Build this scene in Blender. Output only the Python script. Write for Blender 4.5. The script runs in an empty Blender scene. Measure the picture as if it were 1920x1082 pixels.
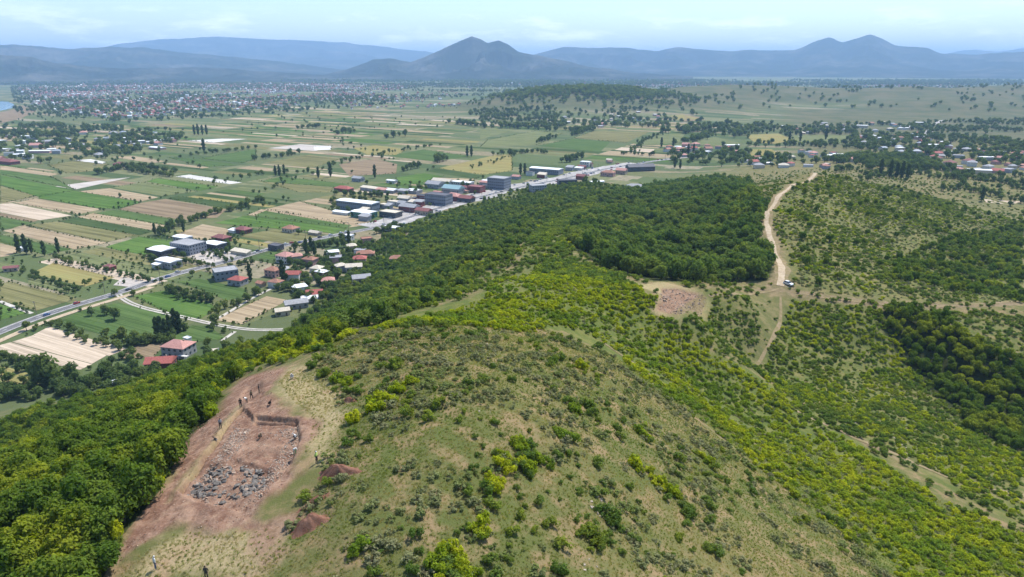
import bpy, bmesh, math, random
import numpy as np
from mathutils import Vector, Matrix

# ------------------------------------------------------------------ camera, world, sun, exposure
sc = bpy.context.scene
CAMZ = 160.0                       # camera height above the plain
PITCH = math.radians(18.1)
FPX = 1280.0                       # focal length in pixels of the 1920 px wide photograph
cam_d = bpy.data.cameras.new('camera'); cam = bpy.data.objects.new('camera', cam_d)
sc.collection.objects.link(cam)
cam_d.sensor_width = 36.0; cam_d.lens = 36.0 * FPX / 1920.0
cam_d.clip_start = 0.5; cam_d.clip_end = 150000
cam.location = (0, 0, CAMZ); cam.rotation_euler = (math.pi / 2 - PITCH, 0, 0)
sc.camera = cam

SUN_EL, SUN_AZ = math.radians(59), math.radians(42)     # azimuth: to the right of the view direction
world = bpy.data.worlds.new('World'); sc.world = world; world.use_nodes = True
wn = world.node_tree; wn.nodes.clear()
w_out = wn.nodes.new('ShaderNodeOutputWorld'); w_bg = wn.nodes.new('ShaderNodeBackground')
sky = wn.nodes.new('ShaderNodeTexSky'); sky.sky_type = 'NISHITA'; sky.sun_disc = False
sky.sun_elevation = SUN_EL; sky.sun_rotation = SUN_AZ
sky.altitude = 150; sky.air_density = 1.15; sky.dust_density = 0.2; sky.ozone_density = 2.5
w_bg.inputs['Strength'].default_value = 0.15
# thin fair-weather cumulus low over the horizon, the same all round
w_tc = wn.nodes.new('ShaderNodeTexCoord')
w_map = wn.nodes.new('ShaderNodeMapping'); w_map.inputs['Scale'].default_value = (9, 9, 42)
w_no = wn.nodes.new('ShaderNodeTexNoise'); w_no.inputs['Scale'].default_value = 1.0
w_no.inputs['Detail'].default_value = 7; w_no.inputs['Roughness'].default_value = 0.62
w_rp = wn.nodes.new('ShaderNodeValToRGB')
w_rp.color_ramp.elements[0].position = 0.52; w_rp.color_ramp.elements[1].position = 0.68
w_sep = wn.nodes.new('ShaderNodeSeparateXYZ')
w_mr = wn.nodes.new('ShaderNodeMapRange'); w_mr.inputs['From Min'].default_value = 0.035
w_mr.inputs['From Max'].default_value = 0.075; w_mr.inputs['To Min'].default_value = 0.7; w_mr.inputs['To Max'].default_value = 0.0
w_mul = wn.nodes.new('ShaderNodeMath'); w_mul.operation = 'MULTIPLY'
w_mix = wn.nodes.new('ShaderNodeMixRGB'); w_mix.inputs['Color2'].default_value = (13, 13, 13.2, 1)
wl = wn.links.new
wl(w_tc.outputs['Generated'], w_map.inputs['Vector']); wl(w_map.outputs['Vector'], w_no.inputs['Vector'])
wl(w_no.outputs['Fac'], w_rp.inputs['Fac']); wl(w_tc.outputs['Generated'], w_sep.inputs['Vector'])
wl(w_sep.outputs['Z'], w_mr.inputs['Value']); wl(w_rp.outputs['Color'], w_mul.inputs[0]); wl(w_mr.outputs['Result'], w_mul.inputs[1])
wl(w_mul.outputs['Value'], w_mix.inputs['Fac']); wl(sky.outputs['Color'], w_mix.inputs['Color1'])
wl(w_mix.outputs['Color'], w_bg.inputs['Color']); wl(w_bg.outputs['Background'], w_out.inputs['Surface'])

sun_d = bpy.data.lights.new('sun', 'SUN'); sun_d.energy = 5.0; sun_d.angle = math.radians(0.53); sun_d.color = (1.0, 0.955, 0.89)
sun = bpy.data.objects.new('sun', sun_d); sc.collection.objects.link(sun)
sdir = Vector((math.sin(SUN_AZ) * math.cos(SUN_EL), math.cos(SUN_AZ) * math.cos(SUN_EL), math.sin(SUN_EL)))
sun.rotation_euler = (-sdir).to_track_quat('-Z', 'Y').to_euler(); sun.location = (0, 0, 400)

vs = sc.view_settings
vs.view_transform = 'Standard'; vs.look = 'None'; vs.exposure = 0.42; vs.gamma = 1.0; vs.use_curve_mapping = False
cy = sc.cycles
cy.use_denoising = True
try: cy.denoiser = 'OPENIMAGEDENOISE'
except Exception: pass
cy.max_bounces = 6; cy.diffuse_bounces = 2; cy.glossy_bounces = 1; cy.transmission_bounces = 2
cy.volume_bounces = 2; cy.transparent_max_bounces = 4; cy.use_adaptive_sampling = True; cy.adaptive_threshold = 0.02
cy.caustics_reflective = False; cy.caustics_refractive = False
cy.sample_clamp_indirect = 4.0

HAZE_DENSITY = 7.2e-5
HAZE_COLOR = (0.44, 0.672, 1.0)

# ------------------------------------------------------------------ small helpers
RNG = np.random.default_rng(7)
random.seed(7)
COL = sc.collection
CP, SP = math.cos(PITCH), math.sin(PITCH)

def project(P):
    P = np.asarray(P, float)
    y, z = P[..., 1], P[..., 2] - CAMZ
    dep = y * CP - z * SP
    dep = np.where(dep < 0.1, 0.1, dep)
    return 960 + FPX * P[..., 0] / dep, 541 - FPX * (y * SP + z * CP) / dep, dep

def ray(u, v):
    x = (u - 960) / FPX; y = -(v - 541) / FPX
    return np.array([x, CP + SP * y, -SP + CP * y])

def at_z(u, v, z=0.0):
    d = ray(u, v); return np.array([0, 0, CAMZ]) + d * ((z - CAMZ) / d[2])

def hash2(ix, iy, seed):
    h = (ix.astype(np.int64) * 374761393 + iy.astype(np.int64) * 668265263 + seed * 974634777) & 0x7fffffff
    h = ((h ^ (h >> 13)) * 1274126177) & 0x7fffffff
    return ((h ^ (h >> 16)) & 0xffff) / 65535.0

def vnoise(x, y, seed=0):
    xi, yi = np.floor(x), np.floor(y); fx, fy = x - xi, y - yi
    fx = fx * fx * (3 - 2 * fx); fy = fy * fy * (3 - 2 * fy)
    a, b = hash2(xi, yi, seed), hash2(xi + 1, yi, seed)
    c, d = hash2(xi, yi + 1, seed), hash2(xi + 1, yi + 1, seed)
    return (a + (b - a) * fx) * (1 - fy) + (c + (d - c) * fx) * fy

def fbm(x, y, wl, seed=0, octs=4):
    s = 0; a = 1.0; t = 0
    for k in range(octs):
        s = s + a * (vnoise(x / wl * 2 ** k, y / wl * 2 ** k, seed + k) - 0.5); t += a; a *= 0.5
    return s / t * 2

def sstep(a, b, x):
    t = np.clip((x - a) / (b - a), 0, 1); return t * t * (3 - 2 * t)

def inpoly(px, py, poly):
    poly = np.asarray(poly, float); ins = np.zeros(np.shape(px), bool)
    j = len(poly) - 1
    for i in range(len(poly)):
        xi, yi = poly[i][0], poly[i][1]; xj, yj = poly[j][0], poly[j][1]
        c = ((yi > py) != (yj > py)) & (px < (xj - xi) * (py - yi) / (yj - yi + 1e-12) + xi)
        ins ^= c; j = i
    return ins

def seg_dist(px, py, line, closed=False):
    d = np.full(np.shape(px), 1e9); n = len(line)
    for i in range(n if closed else n - 1):
        ax, ay = line[i][0], line[i][1]; bx, by = line[(i + 1) % n][0], line[(i + 1) % n][1]
        vx, vy = bx - ax, by - ay; L = vx * vx + vy * vy + 1e-12
        t = np.clip(((px - ax) * vx + (py - ay) * vy) / L, 0, 1)
        d = np.minimum(d, np.hypot(px - ax - t * vx, py - ay - t * vy))
    return d

def pdist(px, py, poly):
    """signed distance to a polygon, positive inside"""
    d = seg_dist(px, py, poly, True); return np.where(inpoly(px, py, poly), d, -d)

def zp(pts, ox, oy, s=4.0):
    return [(ox + p[0] / s, oy + p[1] / s) for p in pts]

def mesh(name, verts, faces, mats=(), midx=None, smooth=False):
    me = bpy.data.meshes.new(name)
    me.from_pydata([tuple(v) for v in verts], [], [tuple(f) for f in faces])
    for m in mats: me.materials.append(m)
    if midx is not None: me.polygons.foreach_set('material_index', np.asarray(midx, np.int32))
    if smooth: me.polygons.foreach_set('use_smooth', np.ones(len(me.polygons), bool))
    me.update(); return me

def nmesh(name, V, Fq, mats=(), smooth=False):
    """numpy quads / triangles"""
    me = bpy.data.meshes.new(name); n = Fq.shape[1]
    me.vertices.add(len(V)); me.vertices.foreach_set('co', np.ascontiguousarray(V, np.float32).ravel())
    me.loops.add(Fq.size); me.loops.foreach_set('vertex_index', np.ascontiguousarray(Fq, np.int32).ravel())
    me.polygons.add(len(Fq)); me.polygons.foreach_set('loop_start', np.arange(0, Fq.size, n, dtype=np.int32))
    me.polygons.foreach_set('use_smooth', np.full(len(Fq), smooth, bool))
    for m in mats: me.materials.append(m)
    me.update(calc_edges=True); return me

def obj(name, me, parent=None, loc=None, rotz=None, scale=None):
    o = bpy.data.objects.new(name, me); COL.objects.link(o)
    if parent is not None: o.parent = parent
    if loc is not None: o.location = tuple(float(c) for c in loc)
    if rotz is not None: o.rotation_euler = (0, 0, float(rotz))
    if scale is not None: o.scale = (scale,) * 3 if np.isscalar(scale) else tuple(scale)
    return o

def tag(o, label=None, cat=None, group=None, kind=None):
    if label: o['label'] = label
    if cat: o['category'] = cat
    if group: o['group'] = group
    if kind: o['kind'] = kind
    return o

# ------------------------------------------------------------------ materials
def nt(name):
    m = bpy.data.materials.new(name); m.use_nodes = True; t = m.node_tree; t.nodes.clear()
    o = t.nodes.new('ShaderNodeOutputMaterial'); return m, t, o

def rgba(c): return (c[0], c[1], c[2], 1.0)

def N(t, typ, **kw):
    n = t.nodes.new(typ)
    for k, v in kw.items():
        if k.startswith('i_'): n.inputs[k[2:].replace('_', ' ')].default_value = v
        else: setattr(n, k, v)
    return n

def noise_node(t, scale, detail=4, rough=0.6, vec=None):
    n = N(t, 'ShaderNodeTexNoise'); n.inputs['Scale'].default_value = scale
    n.inputs['Detail'].default_value = detail; n.inputs['Roughness'].default_value = rough
    if vec is not None: t.links.new(vec, n.inputs['Vector'])
    return n

def mix(t, fac, a, b):
    n = t.nodes.new('ShaderNodeMixRGB')
    for s, v in (('Fac', fac), ('Color1', a), ('Color2', b)):
        if hasattr(v, 'is_output'): t.links.new(v, n.inputs[s])
        else: n.inputs[s].default_value = v if np.isscalar(v) else rgba(v)
    return n.outputs['Color']

def math_n(t, op, a, b=None, clamp=False):
    n = t.nodes.new('ShaderNodeMath'); n.operation = op; n.use_clamp = clamp
    for i, v in enumerate((a, b)):
        if v is None: continue
        if hasattr(v, 'is_output'): t.links.new(v, n.inputs[i])
        else: n.inputs[i].default_value = v
    return n.outputs[0]

def ramp(t, fac, lo, hi, a=0.0, b=1.0):
    n = t.nodes.new('ShaderNodeMapRange'); n.interpolation_type = 'SMOOTHSTEP'
    t.links.new(fac, n.inputs['Value'])
    n.inputs['From Min'].default_value = lo; n.inputs['From Max'].default_value = hi
    n.inputs['To Min'].default_value = a; n.inputs['To Max'].default_value = b
    return n.outputs['Result']

def plain(name, col, rough=0.8, var=0.12, scale=1.5, metal=0.0, spec=0.3):
    """painted / rendered / tiled surface with mottling and dirt"""
    m, t, o = nt(name)
    g = N(t, 'ShaderNodeNewGeometry')
    n1 = noise_node(t, scale, 6, 0.65, g.outputs['Position'])
    n2 = noise_node(t, scale * 0.17, 3, 0.5, g.outputs['Position'])
    oi = N(t, 'ShaderNodeObjectInfo')
    c = mix(t, ramp(t, n1.outputs['Fac'], 0.35, 0.7), [x * (1 - var * 1.6) for x in col], [min(0.9, x * (1 + var)) for x in col])
    c = mix(t, ramp(t, n2.outputs['Fac'], 0.4, 0.7, 0, var * 2.2), c, [x * 0.6 for x in col])
    p = N(t, 'ShaderNodeBsdfPrincipled'); t.links.new(c, p.inputs['Base Color'])
    p.inputs['Roughness'].default_value = rough; p.inputs['Metallic'].default_value = metal
    p.inputs['Specular IOR Level'].default_value = spec
    t.links.new(p.outputs[0], o.inputs['Surface']); return m

def leafmat(name, c1, c2, c3=None, trans=0.46, wl=14.0):
    """c1..c2 by plant, patches of c3 by place"""
    m, t, o = nt(name)
    oi = N(t, 'ShaderNodeObjectInfo'); g = N(t, 'ShaderNodeNewGeometry')
    c = mix(t, oi.outputs['Random'], c1, c2)
    if c3 is not None:
        n = noise_node(t, 1.0 / wl, 3, 0.55, g.outputs['Position'])
        c = mix(t, ramp(t, n.outputs['Fac'], 0.48, 0.64), c, c3)
    n2 = noise_node(t, 1.9, 2, 0.5, g.outputs['Position'])
    hsv = N(t, 'ShaderNodeHueSaturation'); t.links.new(c, hsv.inputs['Color'])
    t.links.new(ramp(t, n2.outputs['Fac'], 0.3, 0.7, 0.72, 1.28), hsv.inputs['Value'])
    d = N(t, 'ShaderNodeBsdfDiffuse'); tr = N(t, 'ShaderNodeBsdfTranslucent'); mx = N(t, 'ShaderNodeMixShader')
    t.links.new(hsv.outputs[0], d.inputs['Color'])
    ty = N(t, 'ShaderNodeMixRGB', blend_type='MULTIPLY'); ty.inputs['Fac'].default_value = 1.0
    ty.inputs['Color2'].default_value = (1.15, 1.25, 0.5, 1)
    t.links.new(hsv.outputs[0], ty.inputs['Color1']); t.links.new(ty.outputs[0], tr.inputs['Color'])
    mx.inputs['Fac'].default_value = trans
    t.links.new(d.outputs[0], mx.inputs[1]); t.links.new(tr.outputs[0], mx.inputs[2])
    t.links.new(mx.outputs[0], o.inputs['Surface']); return m

M = {}
M['leaf_dark'] = leafmat('leaf_dark', (0.085, 0.145, 0.022), (0.145, 0.205, 0.030), (0.260, 0.290, 0.028), wl=18)
M['leaf_wood'] = leafmat('leaf_wood', (0.085, 0.145, 0.036), (0.150, 0.205, 0.048), (0.215, 0.250, 0.050), wl=40)
M['leaf_yellow'] = leafmat('leaf_yellow', (0.245, 0.310, 0.022), (0.440, 0.445, 0.024), (0.185, 0.265, 0.030), wl=16)
M['leaf_green'] = leafmat('leaf_green', (0.110, 0.175, 0.036), (0.180, 0.235, 0.046), (0.230, 0.270, 0.038), wl=12)
M['leaf_grey'] = leafmat('leaf_grey', (0.190, 0.210, 0.090), (0.270, 0.260, 0.140), (0.190, 0.230, 0.070), trans=0.36, wl=9)
M['leaf_plain'] = leafmat('leaf_plain', (0.075, 0.122, 0.040), (0.130, 0.178, 0.054), (0.160, 0.200, 0.054), wl=60)
M['leaf_poplar'] = leafmat('leaf_poplar', (0.045, 0.075, 0.026), (0.065, 0.100, 0.030), trans=0.3)
M['grass_dry'] = leafmat('grass_dry', (0.36, 0.300, 0.145), (0.44, 0.360, 0.190), (0.270, 0.275, 0.095), trans=0.4, wl=7)
M['grass_green'] = leafmat('grass_green', (0.215, 0.250, 0.070), (0.290, 0.300, 0.100), (0.175, 0.230, 0.055), trans=0.4, wl=7)
M['bark'] = plain('bark', (0.11, 0.085, 0.06), 0.95, 0.3, 6)
M['stem'] = plain('stem', (0.12, 0.10, 0.07), 0.95, 0.3, 6)
# ------------------------------------------------------------------ terrain height
CTRL = [  # pixel of the photograph and height of the ground there above the plain
 (500,1060,111),(300,1060,108.5),(800,1000,114),(1100,1000,108),(1400,1060,95),(700,800,114),(900,800,114.5),(450,800,109),(560,690,109),
 (330,950,109),(650,640,107),(900,640,109.5),(800,612,107.5),(1000,700,111),(600,740,111),(560,870,111.5),(1150,700,100),(1200,800,99),(1300,900,96),
 (210,1030,106),(100,850,77),(60,790,32),(0,770,6),(150,752,14),(0,900,92),(0,1000,100),(200,900,97),(300,800,92),(380,730,80),(230,760,52),
 (300,714,40),(320,698,10),(400,682,42),(400,664,4),(470,636,4),(470,655,60),(540,645,74),(600,628,93),(700,602,101),(120,735,1),(250,722,3),(330,690,1),
 (860,590,101),(950,560,99),(1000,538,97),(1060,545,97),(1130,560,93),(1275,562,90),(1380,550,76),(1476,533,69),(1200,540,88),(1180,515,77),
 (880,545,88),(830,530,66),(780,525,46),(720,530,25),(660,560,8),(620,590,5),(580,610,2),(540,600,0),(680,500,1),(730,440,1),(700,470,1),
 (800,470,14),(760,450,4),(850,440,17),(900,480,55),(930,470,60),(860,490,45),(1000,470,78),(1010,450,74),(960,430,45),(1050,440,66),
 (850,397,0),(930,375,0),(1000,353,0),(930,410,18),(1000,390,22),(1060,400,38),(1060,370,15),(1120,375,30),(1130,345,14),(1180,360,9),(1200,345,2),
 (1180,400,28),(1280,350,14),(1280,430,45),(1250,450,48),(1150,470,62),(1300,500,64),(1300,525,69),(1400,520,69),(1100,430,50),
 (1380,430,66),(1400,480,68),(1350,380,38),(1400,345,30),(1330,335,8),
 (1455,500,71),(1440,430,74),(1436,395,77),(1455,365,74),(1490,345,74),(1530,324,71),(1560,330,60),(1600,350,60),(1570,400,66),(1620,312,22),(1480,318,16),(1420,325,14),
 (1700,345,26),(1700,400,44),(1800,380,20),(1850,395,16),(1920,400,14),(1600,430,61),(1550,480,67),(1700,480,51),(1600,540,66),(1750,530,50),
 (1850,500,40),(1920,520,40),(1800,440,36),(1900,450,26),(1650,570,64),(1780,572,60),(1920,568,57),
 (1550,650,57),(1450,610,63),(1420,690,59),(1650,620,59),(1700,680,48),(1800,730,45),(1850,800,44),(1920,830,43),(1920,700,52),(1800,640,57),(1920,640,56),
 (1600,750,57),(1500,730,60),(1650,850,61),(1800,880,56),(1920,930,55),(1600,950,75),(1750,1050,72),(1900,1060,64),(1500,1000,86),(1400,850,80),(1300,700,78),
 (1200,640,87),(1100,600,95),(1330,620,76),(1420,780,69),(1500,870,73),
]
XYZ = [(0,20,109),(0,-60,100),(-60,20,88),(-60,-60,60),(90,20,80),(90,-60,70),(-160,0,12),(-200,-80,2),(200,0,50),(220,-80,50),(0,-150,80),(300,60,42),(330,150,42),(480,250,30),(-200,100,3)]
PLAINPX = [(0,620),(0,560),(0,500),(0,440),(0,700),(60,700),(100,640),(200,600),(300,560),(400,540),(400,610),(470,600),(250,650),(330,640),(500,560),(560,520),(600,480),
 (400,480),(300,480),(200,500),(100,500),(650,440),(700,400),(800,370),(900,340),(1000,330),(1100,310),(1200,300),(600,380),(500,420),(300,420),(700,340),(900,300),(1200,280)]
RIGHTPX = [(1300,310,3),(1380,300,4),(1500,290,6),(1600,285,8),(1700,300,10),(1800,320,12),(1920,340,12),(1400,270,3),(1700,260,6),(1900,270,10),(1900,300,12)]
cp = [at_z(u, v, z) for u, v, z in CTRL] + [np.array(p, float) for p in XYZ] + [at_z(u, v, 0) for u, v in PLAINPX] + [at_z(u, v, z) for u, v, z in RIGHTPX]
cp += [np.array(p, float) for p in [(-900,0,0),(-900,600,0),(-900,1300,0),(-500,1600,0),(0,1700,0),(500,1700,2),(1000,1700,4),(1300,1000,8),(1300,400,10),(1200,-100,12),(-600,-150,0),(-420,250,0),(-380,100,0),(-420,450,0),(-300,300,0),(-260,220,0)]]
cp = np.array(cp)
RX0, RY0, RS = -460.0, -160.0, 5.0
gx = np.arange(RX0, 1260, RS); gy = np.arange(RY0, 1660, RS)
A = np.hypot(cp[:, None, 0] - cp[None, :, 0], cp[:, None, 1] - cp[None, :, 1])
n_ = len(cp); K = np.zeros((n_ + 1, n_ + 1)); K[:n_, :n_] = A - np.eye(n_) * 1.0; K[n_, :n_] = K[:n_, n_] = 1
def blur(a, s):
    r = int(3 * s); k = np.exp(-0.5 * (np.arange(-r, r + 1) / s) ** 2); k /= k.sum()
    for ax in (0, 1):
        p = np.pad(a, [(r, r) if q == ax else (0, 0) for q in (0, 1)], 'edge')
        a = sum(k[j] * np.take(p, range(j, j + a.shape[ax]), ax) for j in range(2 * r + 1))
    return a
def bil(xa, ya, Z, x, y):
    x = np.clip(x, xa[0], xa[-1] - 1e-6); y = np.clip(y, ya[0], ya[-1] - 1e-6)
    i = np.clip(np.searchsorted(xa, x, 'right') - 1, 0, len(xa) - 2); j = np.clip(np.searchsorted(ya, y, 'right') - 1, 0, len(ya) - 2)
    fx = (x - xa[i]) / (xa[i + 1] - xa[i]); fy = (y - ya[j]) / (ya[j + 1] - ya[j])
    return (Z[j, i] * (1 - fx) + Z[j, i + 1] * fx) * (1 - fy) + (Z[j + 1, i] * (1 - fx) + Z[j + 1, i + 1] * fx) * fy
GX, GY = np.meshgrid(gx, gy); RZ = np.zeros(GX.shape); zt = cp[:, 2].copy()
for it in range(3):
    wgt = np.linalg.solve(K, np.append(zt, 0)); Z_ = np.full(GX.shape, wgt[n_])
    for i in range(n_): Z_ += wgt[i] * np.hypot(GX - cp[i, 0], GY - cp[i, 1])
    RZ = blur(Z_, 1.1)
    zt += 0.8 * (cp[:, 2] - bil(gx, gy, RZ, cp[:, 0], cp[:, 1]))
EDGE = np.minimum(np.minimum(GX - gx[0], gx[-1] - GX), np.minimum(GY - gy[0], gy[-1] - GY))
RZ = np.maximum(RZ, 0); RZ = RZ * sstep(1.0, 7.0, RZ)

FARH = [(272,2850,300,360,48),(20,2750,240,320,30),(620,2900,340,360,38),(1250,3400,520,420,52),(2100,3300,620,420,56),(3000,3500,700,500,60),(1700,2700,380,260,24),(2500,2500,420,260,26),(800,3500,400,400,30)]
def Hbase(x, y):
    x = np.asarray(x, float); y = np.asarray(y, float)
    z = bil(gx, gy, RZ, x, y)
    f = sstep(0, 150, np.minimum(np.minimum(x - gx[0], gx[-1] - x), np.minimum(y - gy[0], gy[-1] - y)))
    z = z * f; hm = sstep(3, 25, z)
    z = z + hm * (fbm(x, y, 34, 3, 4) * 1.3 + fbm(x, y, 6, 11, 3) * 0.30)
    for cx, cy_, sx, sy, h in FARH:
        g = h * np.exp(-((x - cx) / sx) ** 2 - ((y - cy_) / sy) ** 2)
        z = z + np.where(g > 0.5, g * (1 + 0.35 * fbm(x, y, 380, 21, 3)), 0)
    return z

TS = np.concatenate([np.arange(35, 700, 1.0), 700 * 1.012 ** np.arange(0, 330)])
def hit(u, v, Hf=None):
    Hf = Hf or Hbase
    d = ray(u, v); d = d / np.linalg.norm(d)
    P = np.array([0, 0, CAMZ])[None] + TS[:, None] * d[None]
    b = np.nonzero(P[:, 2] < Hf(P[:, 0], P[:, 1]))[0]
    if len(b) == 0: return P[-1]
    k = b[0]; lo, hi = TS[max(k - 1, 0)], TS[k]
    for _ in range(22):
        mid = (lo + hi) / 2; p = np.array([0, 0, CAMZ]) + mid * d
        if p[2] < Hf(p[0], p[1]): hi = mid
        else: lo = mid
    return np.array([0, 0, CAMZ]) + hi * d

def wpoly(px): return [hit(u, v)[:2] for u, v in px]
# ------------------------------------------------------------------ excavation shapes (world outlines found on the hill top)
TRENCH = wpoly([(336,925),(378,868),(420,805),(455,762),(478,784),(558,790),(563,822),(546,866),(492,932),(452,958),(398,948)])
STONEPIT = wpoly([(345,922),(392,868),(430,856),(505,872),(500,905),(455,930),(400,945)])
BAULK = wpoly([(478,777),(557,785),(560,794),(477,789)])
SMALLPIT = wpoly([(452,752),(462,724),(487,716),(494,738),(476,756)])
SOIL = wpoly([(205,1075),(240,992),(330,885),(352,805),(398,785),(452,712),(520,690),(545,690),(505,735),(560,775),(585,800),(560,880),(500,940),(470,975),(520,985),(440,1000),(330,990),(250,1030)])
SOIL2 = wpoly([(440,1075),(470,1000),(520,940),(600,930),(600,985),(540,1010),(500,1060)])
STRAW = wpoly([(230,1082),(300,1000),(420,985),(520,985),(545,1000),(480,1082)])
STRAW3 = wpoly([(385,845),(425,782),(450,756),(456,760),(345,912),(318,938),(335,900)])
STRAW2 = wpoly([(500,700),(580,680),(610,710),(650,745),(640,800),(610,860),(560,850),(580,790),(510,745)])
SITE2 = wpoly([(1243,540),(1262,537),(1298,546),(1325,556),(1314,590),(1288,584),(1268,590),(1234,580)])
SITE2S = wpoly([(1180,532),(1235,528),(1262,532),(1325,552),(1335,575),(1318,604),(1270,606),(1225,590),(1232,550)])
TRAILS = [[hit(u, v)[:2] for u, v in L] for L in (
    [(1455,740),(1500,775),(1560,800),(1640,835),(1720,870),(1800,905),(1920,930)],
    [(1120,635),(1200,690),(1290,745),(1380,800)], [(1480,546),(1560,560),(1650,572),(1760,575),(1920,568)],
    [(1380,540),(1460,545)], [(1640,590),(1680,650),(1760,740),(1810,780)], [(1600,880),(1680,960),(1740,1030)], [(955,545),(975,515),(1000,480),(1030,452),(1060,440)])]
RAMP = wpoly([(1390,548),(1495,552),(1480,590),(1455,640),(1430,690),(1405,680),(1425,630),(1420,590)])
PATHSIDE = wpoly([(1425,420),(1470,420),(1478,520),(1500,545),(1440,545),(1430,470)])
SADDLE = wpoly([(1330,540),(1470,530),(1560,545),(1660,560),(1800,575),(1640,590),(1500,565),(1400,565)])

SHADE_SLOT = wpoly([(338,921),(378,866),(420,803),(452,766)])  # slot added along the left rim so its shade draws a dark line
def carve(x, y, z):
    near = (x > -75) & (x < 5) & (y > 50) & (y < 140)
    xs, ys = x[near], y[near]
    wob = fbm(xs, ys, 2.2, 5, 3)
    d = pdist(xs, ys, TRENCH) + wob * 0.08
    dz = -0.62 * sstep(-0.07, 0.14, d)
    dz += -0.85 * sstep(0.32, 0.12, seg_dist(xs, ys, SHADE_SLOT) + np.abs(wob) * 0.1)
    dz += -0.38 * sstep(-0.3, 0.6, pdist(xs, ys, STONEPIT) + wob * 0.9)
    dz += -0.7 * sstep(-0.1, 0.2, pdist(xs, ys, BAULK) + wob * 0.1)
    dz += -0.4 * sstep(-0.2, 0.4, pdist(xs, ys, SMALLPIT) + wob * 0.3)
    soil = sstep(-1.0, 0.5, pdist(xs, ys, SOIL))
    dz += soil * (fbm(xs, ys, 1.8, 41, 4) * 0.36 + fbm(xs, ys, 5.0, 43, 2) * 0.3)
    z = z.copy(); z[near] += dz
    far = (x > 30) & (x < 100) & (y > 180) & (y < 300)
    d2 = pdist(x[far], y[far], SITE2); z[far] += -0.7 * sstep(-0.3, 0.5, d2)
    return z

# ------------------------------------------------------------------ ground sheet
def axis(parts, lo, hi, g):
    """parts: (start, end, step) runs, then growing steps out to lo / hi"""
    a = [parts[0][0]]
    for s, e, st in parts:
        n = max(1, int(round((e - s) / st))); a += list(s + (e - s) * np.arange(1, n + 1) / n)
    st = parts[-1][2]
    while a[-1] < hi: st = st * g if st < 45 or a[-1] > 4200 else st; a.append(a[-1] + st)
    st = parts[0][2]; b = []
    x = a[0]
    while x > lo: st = st * g if st < 45 or x < -3000 else st; x -= st; b.append(x)
    return np.array(b[::-1] + a)
AX = axis([(-460,-200,6),(-200,-72,3),(-72,-50,1),(-50,-14,0.2),(-14,60,0.8),(60,100,1.2),(100,260,2.2),(260,620,5)], -42000, 42000, 1.12)
AY = axis([(-100,45,6),(45,60,0.8),(60,106,0.2),(106,150,0.8),(150,300,1.6),(300,520,2.5),(520,1200,7)], -9000, 44000, 1.10)
MX, MY = np.meshgrid(AX, AY)
MZ = Hbase(MX.ravel(), MY.ravel()); MZ = carve(MX.ravel(), MY.ravel(), MZ).reshape(MX.shape)
def H(x, y): return bil(AX, AY, MZ, np.asarray(x, float), np.asarray(y, float))
def hitg(u, v): return hit(u, v, H)
nxv, nyv = len(AX), len(AY)
idx = np.arange(nxv * nyv).reshape(nyv, nxv)
quads = np.stack([idx[:-1, :-1], idx[:-1, 1:], idx[1:, 1:], idx[1:, :-1]], -1).reshape(-1, 4)
fx, fy, fz = MX.ravel(), MY.ravel(), MZ.ravel()
hillmask = sstep(2, 14, bil(gx, gy, RZ, fx, fy) * ((fx > gx[0]) & (fx < gx[-1]) & (fy > gy[0]) & (fy < gy[-1])))
fu, fv, fd = project(np.stack([fx, fy, fz], -1))
a_soil = np.zeros_like(fx); a_straw = np.zeros_like(fx); a_bare = np.zeros_like(fx); a_wood = np.zeros_like(fx)
nr = (np.abs(fx) < 500) & (fy > 30) & (fy < 1200); X_, Y_ = fx[nr], fy[nr]
w1 = fbm(X_, Y_, 4.0, 51, 4)
s1 = np.maximum(sstep(-1.2, 1.2, pdist(X_, Y_, SOIL) + w1 * 2.2), 0.8 * sstep(-1.2, 1.6, pdist(X_, Y_, SOIL2) + w1 * 3.0 - 0.6))
s1 = s1 * (1 - 0.7 * sstep(-0.6, 0.8, pdist(X_, Y_, STRAW3) + w1)); s1 = np.maximum(s1, sstep(-0.5, 0.5, pdist(X_, Y_, TRENCH)))
a_soil[nr] = np.maximum(s1, 0.9 * sstep(-0.8, 1.0, pdist(X_, Y_, SITE2) + w1 * 1.6))
st1 = np.maximum(sstep(-1.5, 1.5, pdist(X_, Y_, STRAW) + w1 * 2.5), sstep(-2, 2.5, pdist(X_, Y_, STRAW2) + w1 * 3))
st1 = np.maximum(st1, sstep(-1, 1, pdist(X_, Y_, STRAW3)))
a_straw[nr] = np.maximum(st1, 0.9 * sstep(-2, 2, pdist(X_, Y_, SITE2S) + w1 * 2))
w2 = fbm(X_, Y_, 14.0, 61, 4); br = np.zeros_like(X_)
for L, wd in zip(TRAILS, (4.2, 1.3, 3.2, 3.0, 2.0, 2.6, 5.5)):
    br = np.maximum(br, sstep(wd, wd * 0.3, seg_dist(X_, Y_, L) - w2 * wd * 0.8))
for pl, wt in ((RAMP, 0.5), (PATHSIDE, 0.6), (SADDLE, 0.5)):
    br = np.maximum(br, wt * sstep(-5, 4, pdist(X_, Y_, pl) + w2 * 6))
a_bare[nr] = br

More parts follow.
